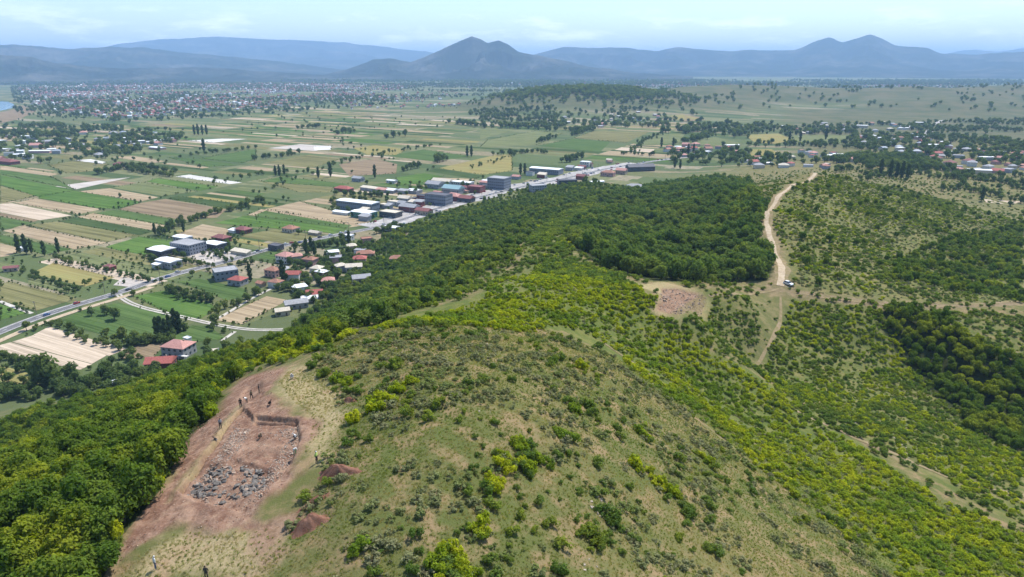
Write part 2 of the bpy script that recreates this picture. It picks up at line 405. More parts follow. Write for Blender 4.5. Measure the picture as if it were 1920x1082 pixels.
# vegetation zones, outlines as seen in the photograph (each is turned into ground positions)
ZF_LEFT = [(0,800),(60,782),(140,765),(250,738),(330,722),(400,745),(395,785),(345,832),(300,920),(225,1010),(195,1082),(150,1200),(-200,1200),(-200,820)]
ZY_LEFT = [(250,722),(330,695),(400,668),(470,650),(560,632),(640,618),(660,628),(600,655),(545,672),(470,690),(420,730),(400,745),(330,720)]
ZF_MID = [(560,612),(600,560),(690,470),(740,428),(850,397),(930,385),(905,430),(870,470),(850,510),(800,560),(740,595),(620,622)]
ZM_SCRUB = [(850,395),(1000,350),(1120,342),(1135,352),(1060,400),(1010,430),(960,470),(900,520),(840,560),(770,590),(740,595),(800,560),(850,510),(870,470),(905,430),(930,385)]
ZF_VAL = [(1130,362),(1200,352),(1290,340),(1335,333),(1400,345),(1428,372),(1424,420),(1420,465),(1452,505),(1440,528),(1330,528),(1230,528),(1150,512),(1080,470),(1060,440),(1120,395)]
ZY_BAND = [(640,625),(760,592),(880,560),(960,520),(1000,500),(1060,520),(1180,540),(1235,600),(1290,635),(1400,690),(1470,735),(1560,790),(1640,850),(1780,950),(1920,1010),(1920,1100),(1700,1100),(1560,985),(1440,890),(1330,800),(1250,745),(1130,660),(1060,622),(1000,615),(900,612),(780,606),(690,622)]
ZY_CREST = [(960,520),(1000,440),(1060,400),(1130,355),(1140,370),(1070,440),(1060,480),(1180,530),(1060,525),(1000,505)]
ZG_RIGHT = [(1480,560),(1640,575),(1690,660),(1800,780),(1920,850),(1920,990),(1800,930),(1650,840),(1480,740),(1425,690),(1450,630)]
ZD_GULLY = [(1635,582),(1705,582),(1800,622),(1930,700),(1930,850),(1830,805),(1740,738),(1680,662)]
ZS_RIGHTUP = [(1700,590),(1920,590),(1920,740),(1790,640)]
ZS_FAR = [(1455,420),(1450,390),(1480,352),(1530,328),(1600,340),(1700,355),(1920,415),(1920,566),(1660,566),(1500,545),(1475,500)]
ZG_FARLOW = [(1720,470),(1800,440),(1920,420),(1920,560),(1760,545),(1640,520)]
ZS_KNOLL = [(600,640),(700,622),(900,612),(1000,618),(1120,660),(1250,745),(1440,890),(1560,985),(1700,1100),(480,1200),(540,1000),(600,900),(640,800),(600,700)]
ZS_RAMP = [(1300,640),(1240,600),(1330,540),(1480,560),(1450,640),(1420,690)]
def inz(u, v, *polys):
    r = np.zeros(np.shape(u), bool)
    for p in polys: r |= inpoly(u, v, p)
    return r
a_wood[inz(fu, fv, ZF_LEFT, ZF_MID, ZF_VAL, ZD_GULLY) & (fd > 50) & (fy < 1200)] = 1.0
a_yb = np.where(inz(fu, fv, ZY_LEFT, ZY_BAND, ZY_CREST, ZM_SCRUB) & (fy > 30) & (fy < 900), 1.0, 0.0)
a_yb = np.maximum(a_yb, 0.75 * (inz(fu, fv, ZG_RIGHT, ZG_FARLOW) & (fy < 900)))
a_yb = np.maximum(a_yb, 0.5 * (inz(fu, fv, ZS_FAR, ZS_RIGHTUP, ZS_RAMP) & (fy < 900)))

# material of the ground
m, t, o = nt('ground'); M['ground'] = m
g = N(t, 'ShaderNodeNewGeometry'); pos = g.outputs['Position']
def attr(nm): n = N(t, 'ShaderNodeAttribute'); n.attribute_name = nm; return n.outputs['Fac']
nA = noise_node(t, 0.035, 5, 0.6, pos); nB = noise_node(t, 0.28, 5, 0.62, pos); nC = noise_node(t, 2.6, 4, 0.65, pos); nD = noise_node(t, 14.0, 2, 0.6, pos)
# hill grass: green, olive and straw patches
hg = mix(t, ramp(t, nA.outputs['Fac'], 0.35, 0.65), (0.098, 0.116, 0.034), (0.158, 0.142, 0.056))
hg = mix(t, ramp(t, nB.outputs['Fac'], 0.43, 0.68), hg, (0.255, 0.182, 0.098))
hg = mix(t, ramp(t, nC.outputs['Fac'], 0.50, 0.72, 0, 0.75), hg, (0.105, 0.122, 0.040))
hg = mix(t, ramp(t, nD.outputs['Fac'], 0.55, 0.75, 0, 0.5), hg, (0.235, 0.185, 0.105))
bare = mix(t, ramp(t, nB.outputs['Fac'], 0.35, 0.65), (0.190, 0.138, 0.082), (0.250, 0.190, 0.118))
bfac = math_n(t, 'MULTIPLY', attr('bare'), ramp(t, nC.outputs['Fac'], 0.3, 0.6, 0.45, 1.0))
hg = mix(t, bfac, hg, bare)
straw = mix(t, ramp(t, nC.outputs['Fac'], 0.4, 0.65), (0.370, 0.290, 0.165), (0.235, 0.205, 0.085))
straw = mix(t, ramp(t, nB.outputs['Fac'], 0.5, 0.7, 0, 0.7), straw, (0.34, 0.225, 0.14))
hg = mix(t, attr('straw'), hg, straw)
soil = mix(t, ramp(t, nB.outputs['Fac'], 0.35, 0.68), (0.205, 0.115, 0.078), (0.320, 0.205, 0.140))
soil = mix(t, ramp(t, nC.outputs['Fac'], 0.5, 0.75, 0, 0.8), soil, (0.38, 0.265, 0.195))
nE = noise_node(t, 0.9, 4, 0.7, pos); soil = mix(t, ramp(t, nE.outputs['Fac'], 0.52, 0.66, 0, 0.75), soil, (0.155, 0.080, 0.052)); soil = mix(t, ramp(t, nE.outputs['Fac'], 0.30, 0.44, 0.6, 0), soil, (0.36, 0.255, 0.165))
soil = mix(t, ramp(t, nD.outputs['Fac'], 0.55, 0.8, 0, 0.6), soil, (0.15, 0.070, 0.045))
hg = mix(t, attr('soil'), hg, soil)
hg = mix(t, math_n(t, 'MULTIPLY', attr('yb'), 0.8), hg, mix(t, ramp(t, nB.outputs['Fac'], 0.35, 0.65), (0.085, 0.115, 0.028), (0.135, 0.150, 0.038)))
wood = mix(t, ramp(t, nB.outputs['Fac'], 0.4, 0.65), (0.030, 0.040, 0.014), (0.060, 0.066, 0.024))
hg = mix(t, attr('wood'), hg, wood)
# plain: a patchwork too far off to build singly
mp = N(t, 'ShaderNodeMapping'); mp.inputs['Rotation'].default_value = (0, 0, math.radians(28)); t.links.new(pos, mp.inputs['Vector'])
mp2 = N(t, 'ShaderNodeMapping'); mp2.inputs['Scale'].default_value = (1 / 190.0, 1 / 46.0, 0.0); t.links.new(mp.outputs[0], mp2.inputs['Vector'])
vo = N(t, 'ShaderNodeTexVoronoi', distance='CHEBYCHEV'); vo.inputs['Scale'].default_value = 1.0; vo.inputs['Randomness'].default_value = 0.75
t.links.new(mp2.outputs[0], vo.inputs['Vector'])
sp = N(t, 'ShaderNodeSeparateColor'); t.links.new(vo.outputs['Color'], sp.inputs[0])
cr = N(t, 'ShaderNodeValToRGB'); cr.color_ramp.interpolation = 'CONSTANT'
for e in list(cr.color_ramp.elements)[1:]: cr.color_ramp.elements.remove(e)
cr.color_ramp.elements[0].color = rgba((0.100, 0.130, 0.050))
for p_, c_ in ((0.2, (0.120, 0.135, 0.058)), (0.38, (0.062, 0.095, 0.034)), (0.52, (0.185, 0.185, 0.090)), (0.68, (0.100, 0.120, 0.052)), (0.80, (0.260, 0.210, 0.130)), (0.88, (0.145, 0.150, 0.065)), (0.95, (0.30, 0.25, 0.17))):
    e = cr.color_ramp.elements.new(p_); e.color = rgba(c_)
t.links.new(sp.outputs[0], cr.inputs['Fac'])
nP = noise_node(t, 0.012, 6, 0.6, pos); nQ = noise_node(t, 0.12, 4, 0.6, pos); nR = noise_node(t, 0.0011, 3, 0.5, pos)
pg = mix(t, ramp(t, nQ.outputs['Fac'], 0.3, 0.7, 0.0, 0.55), cr.outputs['Color'], (0.085, 0.105, 0.045))
scrub = mix(t, ramp(t, nP.outputs['Fac'], 0.35, 0.65), (0.078, 0.094, 0.040), (0.130, 0.120, 0.062))
pg = mix(t, attr('scrub'), pg, scrub)
col = mix(t, attr('hill'), pg, hg)
bs = N(t, 'ShaderNodeBsdfPrincipled'); t.links.new(col, bs.inputs['Base Color']); bs.inputs['Roughness'].default_value = 1.0
bs.inputs['Specular IOR Level'].default_value = 0.05
bsum = math_n(t, 'ADD', nC.outputs['Fac'], math_n(t, 'MULTIPLY', nD.outputs['Fac'], 0.5))
bp = N(t, 'ShaderNodeBump'); bp.inputs['Strength'].default_value = 0.6; bp.inputs['Distance'].default_value = 0.25
t.links.new(bsum, bp.inputs['Height']); t.links.new(bp.outputs[0], bs.inputs['Normal'])
t.links.new(bs.outputs[0], o.inputs['Surface'])

gme = nmesh('ground', np.stack([fx, fy, fz], -1), quads, [M['ground']], True)
a_scrub = np.zeros_like(fx)
for cx, cy_, sx, sy, h in FARH: a_scrub = np.maximum(a_scrub, sstep(3, 14, h * np.exp(-((fx - cx) / sx) ** 2 - ((fy - cy_) / sy) ** 2)))
a_scrub = np.maximum(a_scrub, sstep(330, 480, fx - (fy - 900) * 0.35) * (fy < 2600))
for nm, a in (('hill', hillmask), ('soil', a_soil), ('straw', a_straw), ('bare', a_bare), ('wood', a_wood), ('yb', a_yb), ('scrub', a_scrub)):
    at_ = gme.attributes.new(nm, 'FLOAT', 'POINT'); at_.data.foreach_set('value', a.astype(np.float32))
tag(obj('ground', gme), 'grassy hill and the wide plain below it', 'ground', kind='structure')

# ------------------------------------------------------------------ mountains
m, t, o = nt('mountain'); M['mountain'] = m
g = N(t, 'ShaderNodeNewGeometry')
n1 = noise_node(t, 0.0014, 7, 0.62, g.outputs['Position']); n2 = noise_node(t, 0.009, 4, 0.6, g.outputs['Position'])
c = mix(t, ramp(t, n1.outputs['Fac'], 0.45, 0.66), (0.018, 0.028, 0.020), (0.100, 0.095, 0.080))
c = mix(t, ramp(t, n2.outputs['Fac'], 0.45, 0.65, 0, 0.6), c, (0.022, 0.032, 0.020))
d = N(t, 'ShaderNodeBsdfDiffuse'); t.links.new(c, d.inputs['Color']); t.links.new(d.outputs[0], o.inputs['Surface'])

def mountain(sky_px, D, front, back, label, seed, ns=620, rough=0.7):
    us = np.array([p[0] for p in sky_px], float); vv = np.array([p[1] for p in sky_px], float)
    s = np.linspace(us[0], us[-1], ns); v = np.interp(s, us, vv)
    v = np.convolve(np.pad(v, 2, 'edge'), np.ones(5) / 5, 'valid')
    v += fbm(s, s * 0, 26, seed, 5) * 1.7
    X = np.zeros(ns); Y = np.zeros(ns); Z = np.zeros(ns)
    for i in range(ns):
        r = ray(s[i], v[i]); k = D / math.hypot(r[0], r[1]); X[i], Y[i], Z[i] = r[0] * k, r[1] * k, CAMZ + r[2] * k
    Z = np.maximum(Z, 5)
    T = np.concatenate([np.linspace(-1, 0, 64), np.linspace(0, 1, 14)[1:]])
    az = np.arctan2(X, Y); V = []
    for tt in T:
        dd = D + (front if tt < 0 else back) * tt
        x, y = np.sin(az) * dd, np.cos(az) * dd
        k = 1 - abs(tt); prof = k ** 1.35
        rid = 1 - np.abs(fbm(x, y, front * 0.32, seed + 9, 5)) * 3.0
        carve_ = rough * np.clip(1 - rid, 0, 1) * np.minimum(1, abs(tt) * 4) * (k ** 0.4)
        z = Z * prof * (1 - carve_) - 8 * (abs(tt) > 0.97)
        V.append(np.stack([x, y, z], -1))
    V = np.array(V).reshape(-1, 3); nt_ = len(T)
    ii = np.arange(nt_ * ns).reshape(nt_, ns)
    Q = np.stack([ii[:-1, :-1], ii[:-1, 1:], ii[1:, 1:], ii[1:, :-1]], -1).reshape(-1, 4)
    tag(obj('mountain_range', nmesh('mountain_range', V, Q, [M['mountain']], True)), label, 'mountain', kind='structure')

mountain([(-250,120),(-50,112),(100,104),(170,95),(215,83),(300,74),(400,69),(480,72),(560,76),(650,80),(720,88),(800,97),(860,108),(930,120)], 21000, 7000, 5000, 'pale blue flat-topped mountain farthest back on the left', 101)
mountain([(-350,84),(-150,84),(0,84),(60,85),(130,92),(200,88),(270,90),(340,98),(420,105),(520,115),(620,128),(700,140)], 12500, 3200, 2500, 'blue wooded mountain on the left behind the town', 131)
mountain([(-350,98),(-150,100),(0,103),(60,107),(100,117),(150,124),(240,128),(330,127),(420,128),(500,134),(600,140),(680,147)], 9000, 1500, 1500, 'dark blue foothills at the left edge of the plain', 151)
mountain([(600,142),(660,127),(700,112),(730,110),(770,116),(800,105),(830,92),(860,77),(885,69),(905,76),(915,81),(935,76),(955,84),(972,97),(1000,102),(1040,110),(1100,124),(1200,137),(1300,143)], 9600, 1900, 1700, 'dark blue twin-topped peak rising alone in the middle', 171, rough=0.8)
mountain([(900,125),(960,110),(1010,100),(1055,88),(1100,89),(1180,90),(1230,97),(1270,88),(1300,92),(1370,97),(1400,94),(1490,94),(1520,81),(1555,69),(1580,80),(1600,74),(1632,65),(1655,74),(1675,85),(1740,90),(1765,100),(1830,102),(1890,98),(1920,98),(2050,104),(2250,110)], 15000, 4200, 3000, 'long pale blue range on the right with two rounded summits', 191)
mountain([(1700,112),(1770,102),(1800,96),(1830,93),(1870,97),(1920,90),(2000,92),(2300,100)], 27000, 5000, 4000, 'faintest pale mountain at the far right edge', 211)

# ------------------------------------------------------------------ haze
hm_ = bpy.data.meshes.new('haze'); b = bmesh.new(); bmesh.ops.create_cube(b, size=1.0); b.to_mesh(hm_); b.free()
m, t, o = nt('haze'); pv = N(t, 'ShaderNodeVolumePrincipled')
pv.inputs['Color'].default_value = rgba(HAZE_COLOR); pv.inputs['Density'].default_value = HAZE_DENSITY; pv.inputs['Anisotropy'].default_value = 0.0; pv.inputs['Absorption Color'].default_value = (0, 0, 0, 1)
t.links.new(pv.outputs[0], o.inputs['Volume']); hm_.materials.append(m)
hz = obj('haze', hm_); hz.scale = (84500, 53500, 1000 + 12); hz.location = (0, 17500, (1000 - 12) / 2)
tag(hz, 'blue summer haze over the whole plain', 'haze', kind='stuff')
# ------------------------------------------------------------------ fields on the plain
def fieldmat(name, c1, c2, row=0.0, rowdark=0.8, wl=0.02, ang=-28):
    m, t, o = nt(name); g = N(t, 'ShaderNodeNewGeometry'); pos = g.outputs['Position']
    n1 = noise_node(t, wl, 5, 0.6, pos); n2 = noise_node(t, 0.35, 4, 0.65, pos)
    mp = N(t, 'ShaderNodeMapping'); mp.inputs['Rotation'].default_value = (0, 0, math.radians(-ang)); t.links.new(pos, mp.inputs['Vector'])
    ms = N(t, 'ShaderNodeMapping'); ms.inputs['Scale'].default_value = (0.006, 0.16, 0); t.links.new(mp.outputs[0], ms.inputs['Vector'])
    n3 = noise_node(t, 1.0, 3, 0.6, ms.outputs[0])
    c = mix(t, ramp(t, n1.outputs['Fac'], 0.36, 0.66), c1, c2)
    c = mix(t, ramp(t, n3.outputs['Fac'], 0.42, 0.62, 0, 0.85), c, [x * rowdark * 0.8 for x in c1])
    c = mix(t, ramp(t, n2.outputs['Fac'], 0.5, 0.75, 0, 0.35), c, [x * 1.3 for x in c2])
    ms2 = N(t, 'ShaderNodeMapping'); ms2.inputs['Scale'].default_value = (0.01, 0.7, 0); t.links.new(mp.outputs[0], ms2.inputs['Vector'])
    n4 = noise_node(t, 1.0, 2, 0.5, ms2.outputs[0]); c = mix(t, ramp(t, n4.outputs['Fac'], 0.45, 0.62, 0, 0.45), c, [x * 1.35 for x in c2])
    d = N(t, 'ShaderNodeBsdfDiffuse'); t.links.new(c, d.inputs['Color']); t.links.new(d.outputs[0], o.inputs['Surface']); return m
FM = {
 'green': fieldmat('field_green', (0.066, 0.112, 0.034), (0.090, 0.132, 0.044)),
 'vivid': fieldmat('field_vivid', (0.064, 0.125, 0.028), (0.098, 0.155, 0.040)),
 'dkgreen': fieldmat('field_dark_green', (0.045, 0.075, 0.026), (0.065, 0.092, 0.034)),
 'lgreen': fieldmat('field_light_green', (0.125, 0.148, 0.062), (0.165, 0.175, 0.082)),
 'olive': fieldmat('field_olive', (0.145, 0.142, 0.060), (0.190, 0.175, 0.082), rowdark=0.7),
 'tan': fieldmat('field_tan', (0.295, 0.225, 0.140), (0.350, 0.275, 0.180), rowdark=0.85),
 'pale': fieldmat('field_pale', (0.43, 0.345, 0.255), (0.49, 0.40, 0.305), rowdark=0.92),
 'brown': fieldmat('field_brown', (0.205, 0.155, 0.098), (0.240, 0.180, 0.115), rowdark=0.8),
 'straw': fieldmat('field_straw', (0.255, 0.205, 0.080), (0.225, 0.215, 0.085), rowdark=0.85),
 'white': fieldmat('field_white', (0.50, 0.48, 0.44), (0.58, 0.56, 0.52), rowdark=0.9),
 'yard': fieldmat('gravel_yard', (0.40, 0.355, 0.315), (0.47, 0.425, 0.38), rowdark=0.9),
}
FDESC = {'green': 'green crop', 'vivid': 'bright green crop', 'dkgreen': 'dark green crop', 'lgreen': 'pale green meadow', 'olive': 'olive meadow', 'tan': 'tan stubble', 'pale': 'pale bare soil', 'brown': 'brown ploughed soil', 'straw': 'yellowing grain', 'white': 'white plastic-covered', 'yard': 'pale gravel yard'}
R4 = lambda p: zp(p, 0, 220); R5 = lambda p: zp(p, 0, 450); R6 = lambda p: zp(p, 240, 400); R7 = lambda p: zp(p, 480, 220); R8 = lambda p: zp(p, 900, 180)
HAND = [
 ('tan', R4([(100,642),(270,610),(760,690),(590,728)])), ('pale', R4([(0,652),(90,645),(540,738),(300,772),(0,712)])), ('brown', R4([(0,716),(290,772),(240,788),(0,742)])),
 ('vivid', R4([(300,592),(560,552),(1060,637),(890,686),(740,684),(290,606)])), ('tan', R4([(590,556),(820,532),(1190,600),(1060,632)])),
 ('vivid', R4([(1100,482),(1180,456),(1640,520),(1510,552)])), ('lgreen', R4([(840,528),(1080,490),(1480,556),(1220,592)])),
 ('brown', R4([(890,690),(1060,642),(1240,612),(1700,692),(1630,752),(1380,772)])), ('dkgreen', R4([(1250,608),(1330,590),(1880,662),(1730,690)])),
 ('green', R4([(620,738),(870,692),(1360,778),(1230,806)])), ('tan', R4([(580,748),(700,720),(1250,812),(1160,850)])), ('dkgreen', R4([(450,784),(570,750),(1150,856),(1050,884)])),
 ('olive', R4([(200,808),(430,782),(1030,884),(800,938)])), ('tan', R4([(20,852),(190,816),(800,942),(560,990)])), ('green', R4([(0,880),(540,992),(330,1030),(0,936)])),
 ('tan', R4([(0,945),(180,992),(60,1040),(0,1050)])), ('vivid', R4([(790,972),(1050,895),(1390,940),(1330,972),(1080,1032),(900,1002)])), ('green', R4([(0,752),(240,790),(90,832),(0,836)])),
 ('tan', R4([(0,372),(40,366),(440,425),(380,440),(0,390)])), ('vivid', R4([(0,432),(560,548),(290,598),(0,505)])), ('olive', R4([(0,512),(270,592),(30,642),(0,645)])),
 ('yard', R4([(410,518),(760,472),(980,450),(800,490),(570,540)])), ('white', R4([(1310,445),(1420,430),(1815,490),(1720,502)])), ('white', R4([(560,322),(680,314),(800,336),(760,352)])),
 ('tan', R4([(840,297),(1000,290),(1240,330),(1150,345)])), ('olive', R4([(230,292),(560,280),(680,312),(560,320)])), ('tan', R4([(1200,348),(1280,342),(1570,376),(1520,384)])),
 ('green', R4([(1260,302),(1460,312),(1800,360),(1560,372)])), ('green', R4([(1500,310),(1880,242),(1920,242),(1920,310),(1820,342)])), ('white', R4([(1400,176),(1660,160),(1850,162),(1600,190)])),
 ('olive', R4([(360,360),(560,326),(820,352),(740,400),(500,420)])), ('green', R4([(0,395),(380,445),(560,540),(300,490),(0,428)])),
 ('straw', R5([(400,172),(860,282),(640,352),(230,252)])), ('lgreen', R5([(215,290),(300,290),(600,372),(470,392),(210,332)])), ('olive', R5([(0,342),(60,312),(580,442),(270,532),(0,452)])),
 ('vivid', R5([(0,482),(210,545),(0,602)])), ('pale', R5([(370,650),(660,738),(460,800),(250,712)])), ('pale', R5([(660,738),(960,815),(820,870),(462,800)])),
 ('pale', R5([(250,716),(800,868),(690,930),(90,765)])), ('pale', R5([(80,768),(690,934),(600,975),(0,850),(0,790)])),
 ('straw', R5([(0,940),(260,1015),(290,1080),(0,1080)])), ('brown', R5([(0,1080),(290,1082),(250,1150),(0,1140)])),
 ('vivid', R5([(1000,420),(1240,380),(1590,482),(1620,522),(1500,592),(1300,572)])), ('green', R5([(1330,312),(1500,290),(1850,372),(1840,432),(1700,452),(1600,412)])),
 ('tan', R6([(650,800),(1040,622),(1200,652),(860,832)])), ('green', R5([(450,612),(620,522),(900,472),(1250,562),(1160,742),(960,762),(700,692)])),
 ('green', R5([(1240,762),(1440,642),(1560,645),(1700,742),(1400,772)])), ('brown', R5([(1000,792),(1250,772),(1150,880),(900,892)])),
 ('vivid', R6([(640,75),(880,20),(1600,112),(1530,150)])), ('tan', R6([(900,12),(1000,-30),(1860,80),(1640,108)])), ('tan', R6([(300,182),(560,82),(830,132),(600,202)])),
 ('olive', R6([(820,172),(1100,120),(1500,172),(1280,242)])), ('yard', R6([(440,320),(640,270),(830,300),(760,370),(640,390)])), ('yard', R5([(850,340),(920,280),(1120,315),(1040,360)])),
 ('green', R7([(0,732),(70,702),(720,812),(590,882),(330,802),(0,792)])), ('tan', R7([(60,692),(330,632),(880,792),(740,802)])), ('green', R7([(30,482),(190,445),(700,502),(580,522)])),
 ('olive', R7([(0,472),(40,482),(580,527),(560,562),(330,562)])), ('olive', R7([(60,342),(400,282),(640,312),(420,382)])), ('brown', R7([(620,352),(900,310),(1060,352),(1050,422),(700,442)])),
 ('straw', R7([(730,232),(900,210),(1140,242),(1050,282),(840,282)])), ('yard', R7([(90,232),(330,202),(560,215),(450,252)])), ('white', R7([(430,218),(570,215),(560,244),(440,248)])),
 ('vivid', R7([(1050,452),(1260,420),(1400,442),(1250,492),(1080,512)])), ('green', R7([(1000,292),(1250,242),(1600,292),(1340,332)])),
 ('straw', R7([(1370,382),(1800,282),(1920,275),(1920,402),(1700,432)])), ('dkgreen', R7([(1260,402),(1370,384),(1720,442),(1640,462)])), ('tan', R7([(1330,452),(1640,462),(1600,490),(1300,490)])),
 ('lgreen', R8([(0,240),(280,245),(0,330)])), ('lgreen', R8([(60,330),(420,262),(620,280),(420,370),(0,385)])), ('green', R8([(430,375),(700,320),(980,345),(900,420)])),
 ('olive', R8([(700,315),(860,262),(1270,270),(1100,350)])), ('pale', R8([(1010,405),(1060,385),(1310,400),(1290,425)])), ('lgreen', R8([(1180,370),(1290,290),(1540,280),(1500,350),(1300,372)])),
 ('straw', R8([(1420,150),(1520,140),(1690,180),(1480,182)])), ('straw', zp([(350,640),(540,632),(640,670),(520,690),(400,680)], 1280, 40, 3)), ('lgreen', zp([(0,690),(180,650),(340,690),(200,705)], 1280, 40, 3)),
 ('lgreen', zp([(620,640),(940,640),(920,690),(640,690)], 1280, 40, 3)), ('straw', zp([(360,720),(500,720),(570,765),(400,770)], 1280, 40, 3)), ('brown', zp([(0,525),(100,540),(130,555),(0,565)], 1280, 40, 3)),
 ('olive', [(1800,375),(1870,372),(1935,388),(1925,415),(1850,412),(1795,400)]), ('pale', [(1843,374),(1915,378),(1900,384),(1848,380)]),
]
def fieldobj(kind, W, zoff, note, n=1):
    W = [np.array(p[:2]) for p in W]
    me = bpy.data.meshes.new('field'); b = bmesh.new()
    f = b.faces.new([b.verts.new((p[0], p[1], 0)) for p in W]); f.normal_update()
    if f.normal.z < 0: bmesh.ops.reverse_faces(b, faces=[f])
    if n > 1: bmesh.ops.triangulate(b, faces=b.faces[:]); bmesh.ops.subdivide_edges(b, edges=b.edges[:], cuts=n, use_grid_fill=True)
    for v in b.verts: v.co.z = float(H(v.co.x, v.co.y)) + zoff
    b.to_mesh(me); b.free(); me.materials.append(FM[kind])
    return tag(obj('field', me), f'{FDESC[kind]} field {note}', 'field', kind='structure')
handW = []; handK = []
for i, (k, px) in enumerate(HAND):
    W = [at_z(u, v, 0)[:2] if u < 1280 and v > 225 else hit(u, v)[:2] for u, v in px]
    if k != 'yard': handW.append(W); handK.append(k)
    c = np.mean(W, 0); hilly = c[0] > 250
    fieldobj(k, W, 0.10 + 0.012 * (i % 7) + (0.35 if hilly else 0), 'on the plain' if c[1] > 700 else 'near the main road', 5 if hilly else 1)
# the parcels farther out follow the same grid
fa = math.radians(-28); ea = np.array([math.cos(fa), math.sin(fa)]); eb = np.array([-math.sin(fa), math.cos(fa)])
ROADPX = [(-90,664),(0,622),(90,588),(150,570),(215,552),(250,540),(300,522),(360,506),(430,489),(500,468),(560,455),(620,443),(720,424),(760,410),(850,382),(980,350),(1060,335),(1130,318),(1190,308),(1240,300),(1300,291)]
ROADW = [at_z(u, v, 0)[:2] for u, v in ROADPX]
kinds = ['green', 'lgreen', 'olive', 'dkgreen', 'lgreen', 'tan', 'green', 'vivid', 'tan', 'lgreen', 'straw', 'brown', 'lgreen', 'olive', 'dkgreen', 'pale', 'lgreen', 'tan']
nproc = 0; cand = []
for A_ in np.arange(-2600, 1400, 152):
    Bc = -400.0 + random.uniform(0, 20)
    while Bc < 2700:
        w_ = random.uniform(9, 28); k = random.choice(kinds)
        l_ = 148 if random.random() < 0.75 else 74
        corners = [ea * (A_ + 2) + eb * (Bc + 1), ea * (A_ + l_) + eb * (Bc + 1), ea * (A_ + l_) + eb * (Bc + w_ - 1), ea * (A_ + 2) + eb * (Bc + w_ - 1)]
        c = np.mean(corners, 0); Bc += w_
        u, v, dp = project(np.array([c[0], c[1], 0]))
        if not (-80 < u < 1330 and 198 < v < 520) or (v < 232 and u < 420): continue
        if seg_dist(c[0], c[1], ROADW) < 45: continue
        if u > 600 and v > 300 and c[0] > np.interp(c[1], [p[1] for p in ROADW], [p[0] for p in ROADW]): continue
        if np.max(np.abs([Hbase(q[0], q[1]) for q in corners])) > 0.3: continue
        if any(inpoly(np.array([q[0]]), np.array([q[1]]), W)[0] for W in handW for q in corners + [c]): continue
        cand.append((dp, k, corners))
cand.sort(key=lambda q: q[0])
for dp, k, corners in cand[:900]:
    fieldobj(k, corners, 0.06, 'far out on the plain')

# ------------------------------------------------------------------ roads and tracks
M['asphalt'] = plain('asphalt', (0.155, 0.15, 0.15), 0.9, 0.15, 0.3)
M['apron'] = plain('gravel_apron', (0.40, 0.375, 0.35), 0.95, 0.2, 0.15)
M['paint'] = plain('road_paint', (0.7, 0.7, 0.68), 0.7, 0.1, 2)
m, t, o = nt('dirt'); M['dirt'] = m
g = N(t, 'ShaderNodeNewGeometry'); n1 = noise_node(t, 0.6, 5, 0.65, g.outputs['Position'])
c = mix(t, ramp(t, n1.outputs['Fac'], 0.35, 0.65), (0.36, 0.275, 0.185), (0.47, 0.385, 0.275))
d = N(t, 'ShaderNodeBsdfDiffuse'); t.links.new(c, d.inputs['Color']); t.links.new(d.outputs[0], o.inputs['Surface'])
M['lane'] = plain('pale_gravel', (0.50, 0.46, 0.40), 0.95, 0.15, 0.4)

def smooth_line(P, step):
    P = np.array(P, float); L = np.concatenate([[0], np.cumsum(np.hypot(*np.diff(P, axis=0).T))])
    n = max(3, int(L[-1] / step)); s = np.linspace(0, L[-1], n)
    Q = np.stack([np.interp(s, L, P[:, 0]), np.interp(s, L, P[:, 1])], -1)
    k = max(1, int(min(14, np.median(np.diff(L)) / step * 0.5)))
    for ax in (0, 1):
        q = np.pad(Q[:, ax], k, 'reflect', reflect_type='odd'); Q[:, ax] = np.convolve(q, np.ones(2 * k + 1) / (2 * k + 1), 'valid')
    return Q
def ribbon(Q, w, zoff, side=0.0, jit=0.0, seed=0, across=2):
    T = np.gradient(Q, axis=0); T /= np.linalg.norm(T, axis=1)[:, None] + 1e-9; Nn = np.stack([-T[:, 1], T[:, 0]], -1)
    s = np.arange(len(Q)); V = []
    for j in range(across + 1):
        f = j / across - 0.5
        ww = w * (1 + jit * fbm(s * 1.0, s * 0 + j * 9.7, 5, seed, 3))
        p = Q + Nn * (side + f * ww)[:, None] if np.ndim(ww) else Q + Nn * (side + f * ww)
        V.append(np.stack([p[:, 0], p[:, 1], H(p[:, 0], p[:, 1]) + zoff], -1))
    n = len(Q); V = np.concatenate(V); F_ = []
    for j in range(across):
        a = np.arange(n - 1) + j * n; F_.append(np.stack([a, a + n, a + n + 1, a + 1], -1)[:, ::-1])
    return V, np.concatenate(F_)
def road(name, Q, w, mat, zoff, label, cat='road', **kw):
    V, F_ = ribbon(Q, w, zoff, **kw); return tag(obj(name, nmesh(name, V, F_, [mat])), label, cat, kind='structure')
RQ = smooth_line(ROADW, 6)
road('road', RQ, 7.2, M['asphalt'], 0.26, 'grey main road running across the plain past the shops', jit=0.0)
road('road_shoulder', RQ, 9.6, M['apron'], 0.22, 'pale gravel shoulder of the main road', 'shoulder', jit=0.25, seed=3)
kS = np.nonzero((RQ[:, 1] > 690) & (RQ[:, 1] < 1180))[0]
road('forecourt', RQ[kS], 38.0, M['apron'], 0.19, 'pale paved forecourt in front of the roadside shops', 'forecourt', side=4.0, jit=0.3, seed=5)
kS = np.nonzero(RQ[:, 1] < 500)[0]
road('service_road', RQ[kS], 5.0, M['dirt'], 0.235, 'pale gravel side road beside the main road', 'road', side=-12.0, jit=0.15, seed=7)
for off in (-3.3, 3.3): road('road_marking', RQ, 0.22, M['paint'], 0.275, 'white edge line of the main road', 'marking', side=off, across=1)
